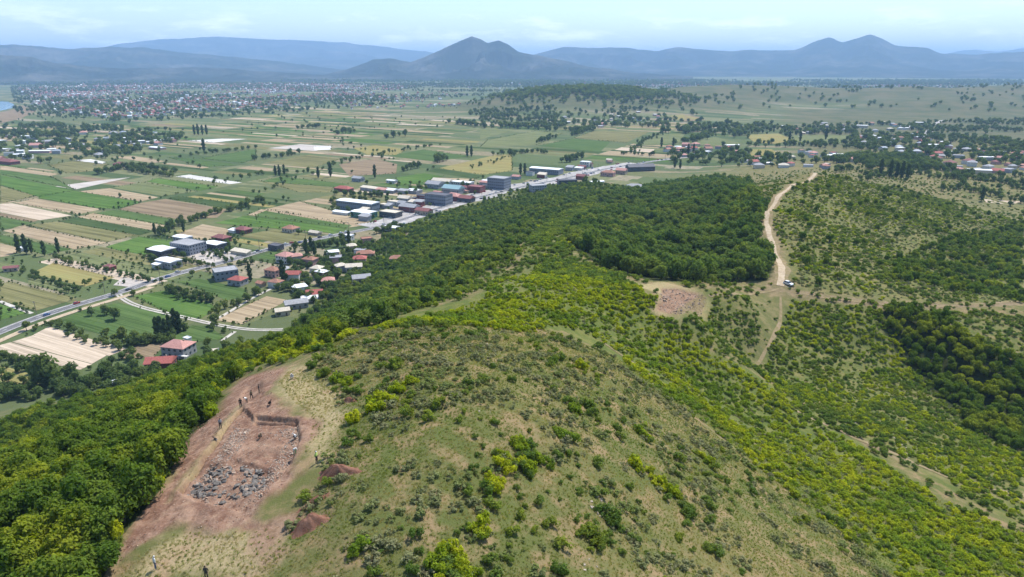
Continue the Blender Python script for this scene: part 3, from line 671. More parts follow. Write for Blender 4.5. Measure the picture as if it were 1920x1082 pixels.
def dashes():
    V, F_ = [], []
    for i in range(0, len(RQ) - 1, 2):
        a, b = RQ[i], RQ[i + 1]; tt = (b - a) / np.linalg.norm(b - a); nn = np.array([-tt[1], tt[0]]) * 0.12; e = a + tt * 3.5
        k = len(V); z = float(H(*a)) + 0.275
        V += [(*(a - nn), z), (*(e - nn), z), (*(e + nn), z), (*(a + nn), z)]; F_.append((k, k + 1, k + 2, k + 3))
    return mesh('road_marking', V, F_, [M['paint']])
tag(obj('road_marking', dashes()), 'white dashed centre line of the main road', 'marking', kind='structure')
LQ = smooth_line([at_z(u, v, 0)[:2] for u, v in [(222,553),(238,566),(270,578),(340,594),(390,606),(450,617),(500,620),(530,618)]], 2)
for sd in (-1.25, 1.25): road('wheel_track', LQ, 1.5, M['lane'], 0.2, 'pale wheel rut of the lane leading off the main road', 'track', side=sd, jit=0.3, seed=int(sd * 10))
L2 = smooth_line([at_z(u, v, 0)[:2] for u, v in [(0,565),(30,577),(60,588)]], 3); road('farm_lane', L2, 3, M['lane'], 0.18, 'short pale farm lane between two fields at the left edge', 'track', jit=0.3)
L3 = smooth_line([at_z(u, v, 0)[:2] for u, v in [(415,640),(440,622)]], 2); road('farm_lane', L3, 2.5, M['lane'], 0.18, 'pale spur of the lane below the tan field', 'track', jit=0.3)
L4 = smooth_line([at_z(u, v, 0)[:2] for u, v in [(390,607),(430,585),(480,555),(510,541)]], 3); road('farm_lane', L4, 2.6, M['lane'], 0.17, 'earth lane along the upper edge of the tan field', 'track', jit=0.4)
L5 = smooth_line([at_z(u, v, 0)[:2] for u, v in [(1230,302),(1285,296),(1330,290)]], 6)
road('village_lane', L5, 5, M['apron'], 0.3, 'pale lane leaving the main road at the far end of the shops', 'track', jit=0.2)
VR = smooth_line([hit(u, v)[:2] for u, v in [(1725,262),(1738,252),(1745,244),(1740,238),(1755,231),(1768,226)]], 8)
road('village_road', VR, 16, M['apron'], 1.0, 'pale winding road climbing out of the village on the right', 'road', jit=0.3, seed=3)
TRACK = [at_z(u, v, z)[:2] for u, v, z in [(1463,536,69),(1464,520,70),(1470,502,71),(1457,480,72),(1449,450,73),(1441,425,75),(1437,400,77),(1441,384,76),(1455,368,75),(1474,355,74),(1490,345,74),(1510,334,72),(1530,325,71)]] + [np.array([285, 660]), np.array([318, 760])]
TQ = smooth_line(TRACK, 1.6)
road('dirt_track', TQ, 2.7, M['dirt'], 0.16, 'pale dirt track winding along the ridge up to the parked car', 'track', jit=0.55, seed=13, across=4)
m, t, o = nt('worn_grass'); M['worn'] = m
g = N(t, 'ShaderNodeNewGeometry'); n1 = noise_node(t, 0.5, 5, 0.65, g.outputs['Position'])
c = mix(t, ramp(t, n1.outputs['Fac'], 0.35, 0.65), (0.20, 0.165, 0.080), (0.27, 0.205, 0.125))
d = N(t, 'ShaderNodeBsdfDiffuse'); t.links.new(c, d.inputs['Color']); t.links.new(d.outputs[0], o.inputs['Surface'])
road('track_verge', TQ, 6.5, M['worn'], 0.08, 'worn grass along both sides of the dirt track', 'verge', jit=0.6, seed=17, across=4)
SQ = smooth_line([hit(u, v)[:2] for u, v in [(1330,556),(1370,553),(1410,551),(1440,547),(1460,541)]], 2)
road('foot_track', SQ, 1.3, M['worn'], 0.12, 'faint dirt track from the parked car to the small excavation', 'track', jit=0.7, seed=23, across=3)
for px, w_, lab in (([(1125,638),(1200,690),(1290,745),(1380,802),(1450,860)], 1.0, 'faint footpath along the edge of the bushy belt'), ([(1482,548),(1560,561),(1650,573),(1760,576),(1930,568)], 1.5, 'footpath running right along the spur from the car'), ([(1463,556),(1466,596),(1444,646),(1416,688)], 1.3, 'footpath down the grassy ramp below the car'), ([(1455,742),(1500,776),(1560,801),(1640,836),(1720,871),(1800,906),(1930,932)], 1.6, 'bare footpath crossing the lower right slope')):
    road('foot_track', smooth_line([hit(u, v)[:2] for u, v in px], 2), w_, M['worn'], 0.10, lab, 'track', jit=0.8, seed=31, across=3)
# lake
m, t, o = nt('lake_water'); p = N(t, 'ShaderNodeBsdfPrincipled'); p.inputs['Base Color'].default_value = (0.05, 0.13, 0.22, 1); p.inputs['Roughness'].default_value = 0.12
n1 = noise_node(t, 0.3, 3, 0.5); bp = N(t, 'ShaderNodeBump'); bp.inputs['Strength'].default_value = 0.2; t.links.new(n1.outputs[0], bp.inputs['Height']); t.links.new(bp.outputs[0], p.inputs['Normal'])
t.links.new(p.outputs[0], o.inputs['Surface'])
LW = [at_z(u, v, 0)[:2] for u, v in [(-160,187),(-60,188),(0,190),(15,191),(25,195),(28,198),(22,203),(10,206),(0,208),(-60,210),(-160,206)]]
tag(obj('lake', mesh('lake', [(p[0], p[1], 0.4) for p in LW], [list(range(len(LW)))[::-1]], [m])), 'small blue lake at the left edge beyond the fields', 'lake', kind='structure')
SHORE = [at_z(u, v, 0)[:2] for u, v in [(-160,208),(-60,212),(0,211),(30,204),(40,198),(70,208),(40,222),(0,232),(-160,235)]]
tag(obj('lake_shore', mesh('lake_shore', [(p[0], p[1], 0.3) for p in SHORE], [list(range(len(SHORE)))], [FM['brown']])), 'brown open shore below the lake', 'shore', kind='structure')
# ------------------------------------------------------------------ buildings
WALL = {'white': plain('wall_white', (0.62, 0.60, 0.56), 0.85, 0.1, 0.5), 'cream': plain('wall_cream', (0.55, 0.47, 0.36), 0.85, 0.1, 0.5), 'grey': plain('wall_grey', (0.32, 0.32, 0.33), 0.85, 0.12, 0.5),
 'blue': plain('wall_blue', (0.22, 0.24, 0.28), 0.7, 0.1, 0.5), 'dark': plain('wall_dark', (0.085, 0.088, 0.10), 0.7, 0.15, 0.5), 'green': plain('wall_green', (0.06, 0.20, 0.15), 0.7, 0.1, 0.5),
 'tan': plain('wall_tan', (0.40, 0.32, 0.24), 0.9, 0.12, 0.5), 'maroon': plain('wall_maroon', (0.22, 0.065, 0.06), 0.8, 0.12, 0.5), 'pink': plain('wall_pink', (0.50, 0.30, 0.27), 0.85, 0.1, 0.5)}
ROOF = {'red': plain('roof_red', (0.38, 0.115, 0.095), 0.85, 0.14, 1.2), 'orange': plain('roof_orange', (0.36, 0.18, 0.125), 0.9, 0.16, 1.2), 'maroon': plain('roof_maroon', (0.25, 0.10, 0.095), 0.85, 0.14, 1.2),
 'pink': plain('roof_pink', (0.50, 0.26, 0.22), 0.9, 0.14, 1.2), 'white': plain('roof_white', (0.78, 0.79, 0.80), 0.5, 0.05, 0.4), 'grey': plain('roof_grey', (0.34, 0.34, 0.35), 0.8, 0.14, 0.8),
 'dark': plain('roof_dark', (0.10, 0.10, 0.115), 0.7, 0.14, 0.8), 'cream': plain('roof_cream', (0.60, 0.53, 0.42), 0.85, 0.1, 0.8), 'blue': plain('roof_blue', (0.28, 0.32, 0.37), 0.6, 0.1, 0.8), 'teal': plain('roof_teal', (0.26, 0.40, 0.42), 0.6, 0.1, 0.8)}
m, t, o = nt('window_glass'); p = N(t, 'ShaderNodeBsdfPrincipled'); p.inputs['Base Color'].default_value = (0.035, 0.05, 0.07, 1); p.inputs['Roughness'].default_value = 0.15
t.links.new(p.outputs[0], o.inputs['Surface']); M['glass'] = m
M['door'] = plain('door_brown', (0.14, 0.09, 0.06), 0.7, 0.15, 2); M['shutter'] = plain('shutter_grey', (0.30, 0.31, 0.33), 0.6, 0.1, 2)

def box_vf(x0, x1, y0, y1, z0, z1, k=0):
    v = [(x0,y0,z0),(x1,y0,z0),(x1,y1,z0),(x0,y1,z0),(x0,y0,z1),(x1,y0,z1),(x1,y1,z1),(x0,y1,z1)]
    f = [(0,3,2,1),(4,5,6,7),(0,1,5,4),(1,2,6,5),(2,3,7,6),(3,0,4,7)]
    return v, [tuple(i + k for i in q) for q in f]
def boxes(*bs):
    V, F_ = [], []
    for b_ in bs:
        v, f = box_vf(*b_, k=len(V)); V += v; F_ += f
    return V, F_
_wm = {}
def win_mesh(w, h, mat):
    key = (round(w, 2), round(h, 2), mat.name)
    if key not in _wm:
        v, f = boxes((-w / 2, w / 2, -0.05, 0.05, -h / 2, h / 2)); v2, f2 = boxes((-w / 2 - 0.1, w / 2 + 0.1, -0.09, 0.02, -h / 2 - 0.12, -h / 2 - 0.005))
        _wm[key] = mesh('window', v + v2, f + [tuple(i + 8 for i in q) for q in f2], [mat, WALL['white']], [0] * 6 + [1] * 6)
    return _wm[key]

def roof_vf(kind, w, d, h, rise, ov=0.5):
    a, b = w / 2 + ov, d / 2 + ov
    if kind == 'flat':
        p = 0.35; return boxes((-w / 2 - 0.12, w / 2 + 0.12, -d / 2 - 0.12, d / 2 + 0.12, h, h + 0.22), (-w / 2 - 0.12, w / 2 + 0.12, -d / 2 - 0.12, -d / 2 + 0.12, h + 0.221, h + p + 0.2), (-w / 2 - 0.12, w / 2 + 0.12, d / 2 - 0.12, d / 2 + 0.12, h + 0.221, h + p + 0.2),
                                (-w / 2 - 0.12, -w / 2 + 0.12, -d / 2 + 0.121, d / 2 - 0.121, h + 0.221, h + p + 0.2), (w / 2 - 0.12, w / 2 + 0.12, -d / 2 + 0.121, d / 2 - 0.121, h + 0.221, h + p + 0.2))
    t0 = h + 0.02; t1 = h + 0.2
    base = [(-a,-b,t0),(a,-b,t0),(a,b,t0),(-a,b,t0),(-a,-b,t1),(a,-b,t1),(a,b,t1),(-a,b,t1)]
    side = [(0,3,2,1),(0,1,5,4),(1,2,6,5),(2,3,7,6),(3,0,4,7)]
    if kind == 'mono':
        base[6] = (a, b, t1 + rise); base[7] = (-a, b, t1 + rise); return base, side + [(4,5,6,7)]
    r = (w - d) / 2 if kind == 'hip' and w > d else (0.15 * w if kind == 'hip' else a)
    if w >= d or kind == 'gable':
        base += [(-r, 0, t1 + rise), (r, 0, t1 + rise)]
        return base, side + [(4,5,9,8),(6,7,8,9),(5,6,9),(7,4,8)]
    r = (d - w) / 2 if kind == 'hip' else b
    base += [(0, -r, t1 + rise), (0, r, t1 + rise)]
    return base, side + [(5,6,9,8),(7,4,8,9),(4,5,8),(6,7,9)]

def building(name, u, v, w, d, h, roof, wall, rf, storeys, label, cat='house', rot=-28, rise=None, wins=True, xy=None, wingap=3.2, group=None, parts=True, chimney=False, z=None):
    P = np.array(at_z(u, v, 0)) if xy is None else np.array([xy[0], xy[1], 0.0])
    if xy is None and (u > 1290 or z == 'hit'): P = hitg(u, v)
    zz = float(H(P[0], P[1])) - 0.1
    rise = rise if rise is not None else (0.9 if rf == 'white' else 0.22 * min(w, d) + 0.4)
    wv, wf = boxes((-w / 2, w / 2, -d / 2, d / 2, 0, h)); rv, rff = roof_vf(roof, w, d, h, rise)
    if roof in ('gable', 'mono'):
        k = len(wv)
        if roof == 'gable':
            for s in (-1, 1):
                k = len(wv); wv += [(s * w / 2, -d / 2, h), (s * w / 2, d / 2, h), (s * w / 2, 0, h + rise * 0.97)]; wf.append((k, k + 1, k + 2) if s > 0 else (k, k + 2, k + 1))
    if not parts:
        me = mesh(name, wv + rv, wf + [tuple(i + len(wv) for i in q) for q in rff], [WALL[wall], ROOF[rf]], [0] * len(wf) + [1] * len(rff))
        o = obj(name, me, loc=(P[0], P[1], zz), rotz=math.radians(rot)); return tag(o, label, cat, group)
    e = obj(name, None, loc=(P[0], P[1], zz), rotz=math.radians(rot)); tag(e, label, cat, group)
    obj('wall', mesh('wall', wv, wf, [WALL[wall]]), e)
    ro = obj('roof', mesh('roof', rv, rff, [ROOF[rf]]), e)
    if chimney:
        cv, cf = boxes((-0.35, 0.35, -0.35, 0.35, 0, 1.4)); obj('chimney', mesh('chimney', cv, cf, [WALL['tan']]), ro, loc=(w * 0.22, d * 0.1, h + rise * 0.62))
    if wins:
        sh = h / storeys
        for s in range(storeys):
            zc = sh * s + sh * 0.55; hh = min(1.5, sh * 0.5)
            n = max(1, int(w // wingap))
            for i in range(n):
                x = (i + 0.5) / n * w - w / 2
                if s == 0 and i == n // 2:
                    dv, df = boxes((-0.55, 0.55, -0.06, 0.06, 0, 2.1)); do = obj('door', mesh('door', dv, df, [M['door']]), e, loc=(x, -d / 2, 0.12))
                    hv, hf = boxes((0.3, 0.42, -0.14, -0.06, 1.0, 1.1)); obj('handle', mesh('handle', hv, hf, [M['shutter']]), do)
                    continue
                obj('window', win_mesh(min(1.5, wingap * 0.5), hh, M['glass']), e, loc=(x, -d / 2, zc))
            n = max(1, int(d // wingap))
            for i in range(n):
                y = (i + 0.5) / n * d - d / 2
                for sx in ((-1, 1) if P[0] < 0 else (-1,)):
                    if sx == -1 and P[0] < -60: pass
                    obj('window', win_mesh(min(1.4, wingap * 0.5), hh, M['glass']), e, loc=(sx * w / 2, y, zc), rotz=sx * math.pi / 2)
    return e

B = building
b1 = B('house', 337, 664, 15, 11, 6.2, 'hip', 'grey', 'pink', 2, 'two-storey house with a faded pink tiled roof at the foot of the hill', rot=-14, chimney=True)
tv, tf = boxes((5, 11, -7.5, -5.6, 2.6, 2.8), (10.6, 10.8, -7.4, -7.2, 0, 2.6), (5.2, 5.4, -7.4, -7.2, 0, 2.6)); obj('terrace', mesh('terrace', tv, tf, [WALL['white']]), b1)
B('house', 303, 690, 14, 9, 4.6, 'gable', 'maroon', 'red', 1, 'bright red roofed house beside the pink-roofed house at the hill foot', rot=8, chimney=True)
B('shed', 219, 727, 6.5, 4.5, 2.6, 'mono', 'white', 'white', 1, 'small white-roofed shed among trees below the hill', 'shed', rot=10, wins=False)
B('shed', 352, 640, 4, 3, 2.4, 'flat', 'white', 'white', 1, 'tiny white shed behind the pink-roofed house', 'shed', wins=False)
B('shed', 398, 668, 7, 3, 2.2, 'mono', 'cream', 'cream', 1, 'low pale shed at the edge of the yellow-green bushes', 'shed', rot=20, wins=False)
B('warehouse', 305, 478, 19, 15, 6, 'gable', 'dark', 'white', 1, 'white-roofed workshop at the far left of the roadside compound', 'workshop', rise=1.0)
B('office_building', 355, 472, 26, 18, 9, 'flat', 'blue', 'grey', 3, 'blue-grey flat-roofed office block in the roadside compound', 'building', wingap=2.6)
B('warehouse', 345, 462, 16, 9, 9.6, 'gable', 'grey', 'white', 2, 'white-roofed hall adjoining the blue-grey office block', 'hall', rise=0.8)
B('warehouse', 404, 466, 18, 11, 5.5, 'gable', 'dark', 'white', 1, 'white-roofed hall behind the gravel yard', 'hall', rise=0.8)
B('warehouse', 318, 500, 19, 11, 6, 'gable', 'grey', 'white', 1, 'white-roofed hall nearest the road in the left compound', 'hall', rise=0.9)
B('shed', 297, 503, 7, 6, 4, 'mono', 'white', 'white', 1, 'little white lean-to left of the nearest white hall', 'shed', wins=False)
B('house', 416, 452, 16, 10, 4.2, 'hip', 'maroon', 'maroon', 1, 'low maroon-roofed house behind the white halls')
B('shed', 452, 477, 20, 5, 3, 'mono', 'cream', 'cream', 1, 'long pale shed along the road east of the gravel yard', 'shed', wins=False)
B('filling_station', 518, 468, 12, 8, 4.6, 'flat', 'dark', 'dark', 1, 'black-roofed filling station beside the main road', 'station')
B('house', 424, 522, 17, 14, 7.6, 'flat', 'blue', 'grey', 2, 'blue-grey flat-roofed building below the road bend', 'building', rot=32)
B('house', 447, 533, 12, 9, 4.6, 'hip', 'grey', 'red', 1, 'small house with a crimson hipped roof below the road', rot=-20)
B('house', 514, 517, 11, 9, 5.6, 'hip', 'pink', 'orange', 2, 'orange-roofed house among trees below the road', rot=-24, chimney=True)
B('house', 537, 491, 13, 11, 6.4, 'hip', 'white', 'pink', 2, 'pale house with a light pink roof beside the road')
B('shed', 490, 537, 6, 5, 3, 'gable', 'tan', 'orange', 1, 'tiny orange-roofed hut beside the crimson-roofed house', 'shed', wins=False)
B('house', 686, 484, 15, 9, 5, 'hip', 'tan', 'orange', 1, 'topmost of the orange-roofed houses at the wood edge', rot=10, z='hit')
B('house', 675, 494, 11, 9, 5, 'hip', 'tan', 'red', 1, 'middle red-roofed house in the cluster at the wood edge', rot=5, z='hit')
B('house', 664, 508, 13, 8, 4.4, 'gable', 'white', 'cream', 1, 'lowest house of the cluster, with a pale cream roof', rot=12, z='hit')
B('house', 678, 529, 13, 8, 4, 'gable', 'tan', 'grey', 1, 'grey-roofed house half hidden by trees on the slope foot', rot=20, z='hit')
B('house', 745, 492, 11, 8, 4, 'hip', 'tan', 'orange', 1, 'lone brown-roofed house at the top of the wooded slope foot', rot=0, z='hit')
B('house', 457, 436, 14, 10, 4, 'hip', 'maroon', 'maroon', 1, 'dark red roofed farmhouse between two fields')
B('shed', 438, 436, 8, 6, 3, 'mono', 'white', 'white', 1, 'white shed left of the dark red farmhouse', 'shed', wins=False)
B('house', 546, 434, 14, 11, 4, 'hip', 'cream', 'orange', 1, 'orange-roofed farmhouse beside the bright green strip', chimney=True)
B('shed', 591, 440, 12, 6, 2.6, 'gable', 'tan', 'cream', 1, 'low pale shed in the plot right of the orange-roofed farmhouse', 'shed', wins=False)
B('house', 556, 576, 15, 8, 3.8, 'gable', 'grey', 'grey', 1, 'grey-roofed barn below the tan field', 'barn', rot=25)
B('house', 530, 590, 9, 6, 3.4, 'gable', 'cream', 'cream', 1, 'cream-roofed shed beside the grey barn', 'shed', rot=25)
B('shed', 581, 565, 11, 5, 2.6, 'mono', 'white', 'white', 1, 'white-roofed shelter above the grey barn', 'shed', rot=15, wins=False)
B('house', 207, 505, 8, 6, 3, 'hip', 'maroon', 'maroon', 1, 'small maroon hut in the hedgerow beside the vegetable plots', 'hut')
B('house', 22, 508, 10, 5, 3, 'gable', 'tan', 'maroon', 1, 'low brown-roofed shed by the lane at the left edge', 'shed', rot=20)
B('shed', 45, 470, 5, 4, 3, 'gable', 'white', 'white', 1, 'white shed between the two dark poplars', 'shed', wins=False)
B('house', 228, 312, 24, 14, 4, 'hip', 'maroon', 'maroon', 1, 'brown-roofed farmstead in the tree row among the fields')
B('house', 15, 307, 46, 16, 5, 'hip', 'maroon', 'maroon', 1, 'long reddish farm building at the left edge of the plain', 'barn')
B('warehouse', 672, 393, 52, 15, 10, 'gable', 'blue', 'white', 2, 'long white-roofed warehouse with a row of blue-grey windows', 'warehouse', rise=0.8, wingap=3.0)
B('warehouse', 683, 407, 26, 14, 6.5, 'gable', 'green', 'white', 1, 'white-roofed warehouse with a dark green wall', 'warehouse', rise=0.8)
B('shed', 640, 402, 22, 5, 3, 'mono', 'white', 'white', 1, 'low white shed left of the green warehouse', 'shed', wins=False)
B('shop_building', 733, 406, 22, 13, 6, 'flat', 'dark', 'cream', 1, 'flat pale-roofed shop right of the green warehouse', 'shop')
B('shop_building', 768, 396, 22, 12, 6, 'gable', 'maroon', 'grey', 1, 'dark red shop with a grey roof beside the road', 'shop')
B('office_building', 823, 382, 30, 16, 12, 'flat', 'blue', 'dark', 3, 'three-storey blue-grey building with rows of windows by the forecourt', 'building', wingap=2.6)
B('office_building', 936, 353, 26, 20, 15, 'flat', 'blue', 'grey', 4, 'tall blue-grey block at the far end of the shops', 'building', wingap=3)
B('office_building', 1008, 362, 20, 13, 10, 'flat', 'grey', 'grey', 3, 'plain grey block standing against the wooded hill', 'building', rot=20)
B('warehouse', 1024, 325, 50, 18, 8, 'gable', 'blue', 'white', 1, 'wide white-roofed hall behind the end of the shops', 'warehouse', rise=1.0)
B('shop_building', 1063, 347, 26, 12, 7, 'flat', 'dark', 'dark', 2, 'dark flat-roofed shop on the near side of the road', 'shop', rot=10)
B('house', 1098, 312, 16, 12, 8, 'flat', 'white', 'white', 2, 'white box-shaped house alone in the fields', 'house')
B('house', 1190, 360, 24, 14, 7, 'hip', 'white', 'grey', 2, 'pale grey house at the edge of the dark wood', rot=-10, z='hit')
B('warehouse', 1200, 320, 44, 16, 7, 'gable', 'dark', 'dark', 1, 'long dark-roofed hall at the top of the road', 'warehouse', rot=12)
B('shed', 1118, 350, 20, 10, 4, 'gable', 'white', 'white', 1, 'bright white shed near the dark round trees', 'shed', rot=25, wins=False)
B('house', 645, 358, 24, 12, 4, 'hip', 'maroon', 'red', 1, 'long red-roofed house behind the warehouse')
for i, (u, v, c, nm) in enumerate([(690, 356, 'cream', 'cream'), (705, 358, 'cream', 'yellowish'), (719, 360, 'pink', 'pink'), (735, 361, 'white', 'white'), (760, 362, 'grey', 'grey'), (778, 362, 'white', 'silvery')]):
    B('market_shed', u, v, 15, 14, 4.2, 'gable', 'grey', c, 1, f'{nm}-roofed market shed, {("first", "second", "third", "fourth", "fifth", "sixth")[i]} from the left in the row behind the warehouse', 'shed', rise=1.6, wins=False)
for u, v, w, d, h, r, wl_, rf, lab in [(850, 362, 26, 16, 7, 'gable', 'grey', 'teal', 'teal-roofed hall behind the three-storey building'), (850, 375, 20, 14, 6, 'hip', 'maroon', 'pink', 'pink hip-roofed shop right of the three-storey building'),
     (893, 360, 20, 14, 8, 'flat', 'maroon', 'maroon', 'dark red block beside the road'), (868, 347, 30, 12, 5, 'gable', 'white', 'white', 'long white roof behind the dark red block'), (830, 345, 30, 12, 5, 'gable', 'white', 'cream', 'long cream roof at the back of the shops'),
     (815, 352, 22, 14, 6, 'gable', 'grey', 'grey', 'grey gabled hall behind the shops'), (915, 345, 16, 12, 5, 'gable', 'white', 'white', 'small white roof left of the tall blue-grey block'), (875, 378, 18, 12, 5, 'gable', 'dark', 'maroon', 'brown-roofed shop facing the forecourt'),
     (795, 402, 18, 10, 5, 'gable', 'tan', 'maroon', 'maroon-roofed shop on the forecourt edge'), (760, 378, 16, 11, 5, 'gable', 'grey', 'cream', 'pale shop behind the dark red shop'), (742, 384, 18, 10, 4.5, 'flat', 'white', 'cream', 'flat cream shop behind the flat pale-roofed shop'),
     (1140, 330, 20, 12, 6, 'hip', 'pink', 'orange', 'orange-roofed house near the top of the road'), (1165, 326, 16, 12, 6, 'gable', 'tan', 'pink', 'pink-roofed shop near the top of the road'), (1090, 336, 14, 10, 5, 'gable', 'maroon', 'maroon', 'small maroon shop by the road beyond the grey block'),
     (672, 340, 16, 10, 5, 'gable', 'grey', 'grey', 'grey shed behind the red-roofed house'), (735, 343, 14, 8, 4, 'gable', 'white', 'white', 'small white shed in the green field behind the market sheds'), (735, 432, 14, 8, 4, 'gable', 'white', 'white', 'white shed beside the road at the wood edge'), (655, 450, 8, 6, 5, 'flat', 'white', 'white', 'small white hut among trees below the road')]:
    B('shop_building', u, v, w, d, h, r, wl_, rf, 1, lab, 'building')
# villages and the roadside strip: houses too small to show windows
def pick_px(poly, n, seed, mind=12, hitf=None):
    r = np.random.default_rng(seed); P = np.array(poly, float); out = []; tries = 0
    while len(out) < n and tries < n * 60:
        tries += 1; u = r.uniform(P[:, 0].min(), P[:, 0].max()); v = r.uniform(P[:, 1].min(), P[:, 1].max())
        if not inpoly(np.array([u]), np.array([v]), poly)[0]: continue
        w = (hitf or hitg)(u, v)[:2] if u > 1280 or hitf else at_z(u, v, 0)[:2]
        if any((w[0] - q[0]) ** 2 + (w[1] - q[1]) ** 2 < mind ** 2 for q in out): continue
        out.append(w)
    return out
VH = []
rr = np.random.default_rng(77)
def village(poly, n, seed, where, cols, group, mind=17, size=(9, 15), fields=True):
    for w in pick_px(poly, n, seed, mind):
        rf = cols[rr.integers(len(cols))]
        if fields and any(inpoly(np.array([w[0]]), np.array([w[1]]), W)[0] for W in handW): continue
        wl_ = ['white', 'cream', 'pink', 'grey', 'white'][rr.integers(5)]; a = rr.uniform(*size)
        nm = {'red': 'red', 'orange': 'orange', 'maroon': 'maroon', 'pink': 'pink', 'white': 'white', 'grey': 'grey', 'cream': 'cream', 'blue': 'blue', 'dark': 'dark'}[rf]
        big = rf == 'white' and rr.random() < 0.35
        B('house', 0, 0, a * (2.2 if big else 1), rr.uniform(0.7, 0.9) * a, rr.uniform(3, 6.5), ['hip', 'gable', 'hip', 'flat'][rr.integers(4)] if not big else 'gable', wl_, rf, 1, f'small {nm}-roofed house {where}', 'house', rot=rr.uniform(-40, 40), xy=w, wins=False, parts=False, group=f'{nm}-roofed houses {where}')
village([(1385,300),(1470,285),(1560,290),(1640,300),(1560,318),(1460,322),(1390,318)], 30, 1, 'in the hamlet beyond the top of the dirt track', ['red', 'orange', 'white', 'pink', 'grey', 'cream'], 'a')
village([(1600,258),(1700,246),(1760,262),(1800,280),(1760,300),(1620,292)], 34, 2, 'in the village below the winding road', ['white', 'grey', 'orange', 'white', 'blue', 'red'], 'b')
village([(1740,290),(1830,278),(1930,280),(1930,335),(1860,330),(1760,318)], 36, 3, 'in the village at the right edge', ['red', 'orange', 'pink', 'grey', 'white', 'maroon'], 'c', size=(10, 17))
village([(1440,236),(1600,232),(1730,232),(1700,246),(1560,252),(1440,252)], 26, 4, 'in the far hamlet on the right', ['white', 'grey', 'orange', 'cream'], 'd')
village([(1000,222),(1250,215),(1290,232),(1120,240),(1010,234)], 26, 5, 'at the foot of the low wooded hill', ['white', 'grey', 'pink', 'cream'], 'e')
village([(0,250),(150,245),(340,252),(330,275),(180,296),(0,300)], 52, 6, 'in the village at the left of the plain', ['white', 'white', 'grey', 'white', 'blue', 'pink'], 'f', size=(11, 19))
village([(480,505),(600,472),(700,445),(705,470),(640,530),(590,560),(520,560),(500,540)], 16, 9, 'in the gardens between the road and the wooded slope', ['orange', 'grey', 'red', 'cream', 'pink', 'white'], 'h', size=(8, 12))
village([(1235,278),(1370,270),(1385,290),(1290,300)], 20, 8, 'beside the lane beyond the shops', ['red', 'pink', 'white', 'orange'], 'g')
for i in range(64):   # small shops along the forecourt
    k = rr.integers(len(RQ)); a = RQ[k]
    if not 705 < a[1] < 1190: continue
    T = RQ[min(k + 1, len(RQ) - 1)] - RQ[k - 1]; T /= np.linalg.norm(T); Nn = np.array([-T[1], T[0]])
    w = a + Nn * rr.uniform(26, 60); rf = ['white', 'grey', 'maroon', 'cream', 'pink', 'dark'][rr.integers(6)]
    B('roadside_kiosk', 0, 0, rr.uniform(7, 13), rr.uniform(6, 9), rr.uniform(3, 6), ['gable', 'flat', 'mono'][rr.integers(3)], ['white', 'grey', 'tan', 'maroon'][rr.integers(4)], rf, 1, f'small {rf}-roofed shop squeezed among the roadside shops', 'shop', xy=w, wins=False, parts=False, group=f'small {rf}-roofed roadside shops')

# ------------------------------------------------------------------ stuff helper: points that carry instances
def collection(name, meshes):
    c = bpy.data.collections.new(name)
    for i, me in enumerate(meshes): c.objects.link(bpy.data.objects.new(f'{name}_{i:02d}', me))
    return c
def scatter_stuff(name, P, scl, rotz, idx, coll, label, cat, tilt=None):
    n = len(P); me = bpy.data.meshes.new(name); me.vertices.add(n); me.vertices.foreach_set('co', np.ascontiguousarray(P, np.float32).ravel())
    s3 = scl if np.ndim(scl) == 2 else np.repeat(np.asarray(scl, np.float32)[:, None], 3, 1)
    r3 = np.zeros((n, 3), np.float32); r3[:, 2] = rotz
    if tilt is not None: r3[:, :2] = tilt
    a = me.attributes.new('scl', 'FLOAT_VECTOR', 'POINT'); a.data.foreach_set('vector', np.ascontiguousarray(s3, np.float32).ravel())
    a = me.attributes.new('rot', 'FLOAT_VECTOR', 'POINT'); a.data.foreach_set('vector', r3.ravel())
    a = me.attributes.new('idx', 'INT', 'POINT'); a.data.foreach_set('value', np.asarray(idx, np.int32))
    me.update(); o = obj(name, me); tag(o, label, cat, kind='stuff')
    ng = bpy.data.node_groups.new(name, 'GeometryNodeTree')
    ng.interface.new_socket('Geometry', in_out='INPUT', socket_type='NodeSocketGeometry'); ng.interface.new_socket('Geometry', in_out='OUTPUT', socket_type='NodeSocketGeometry')
    gi, go = ng.nodes.new('NodeGroupInput'), ng.nodes.new('NodeGroupOutput')
    ip = ng.nodes.new('GeometryNodeInstanceOnPoints'); ci = ng.nodes.new('GeometryNodeCollectionInfo')
    ci.inputs['Collection'].default_value = coll; ci.inputs['Separate Children'].default_value = True; ci.inputs['Reset Children'].default_value = True
    def na(nm, ty): q = ng.nodes.new('GeometryNodeInputNamedAttribute'); q.data_type = ty; q.inputs['Name'].default_value = nm; return q.outputs[0]
    er = ng.nodes.new('FunctionNodeEulerToRotation'); L = ng.links.new
    L(gi.outputs[0], ip.inputs['Points']); L(ci.outputs[0], ip.inputs['Instance']); ip.inputs['Pick Instance'].default_value = True
    L(na('idx', 'INT'), ip.inputs['Instance Index']); L(na('rot', 'FLOAT_VECTOR'), er.inputs[0]); L(er.outputs[0], ip.inputs['Rotation'])
    L(na('scl', 'FLOAT_VECTOR'), ip.inputs['Scale']); L(ip.outputs[0], go.inputs[0])
    md = o.modifiers.new('scatter', 'NODES'); md.node_group = ng
    return o

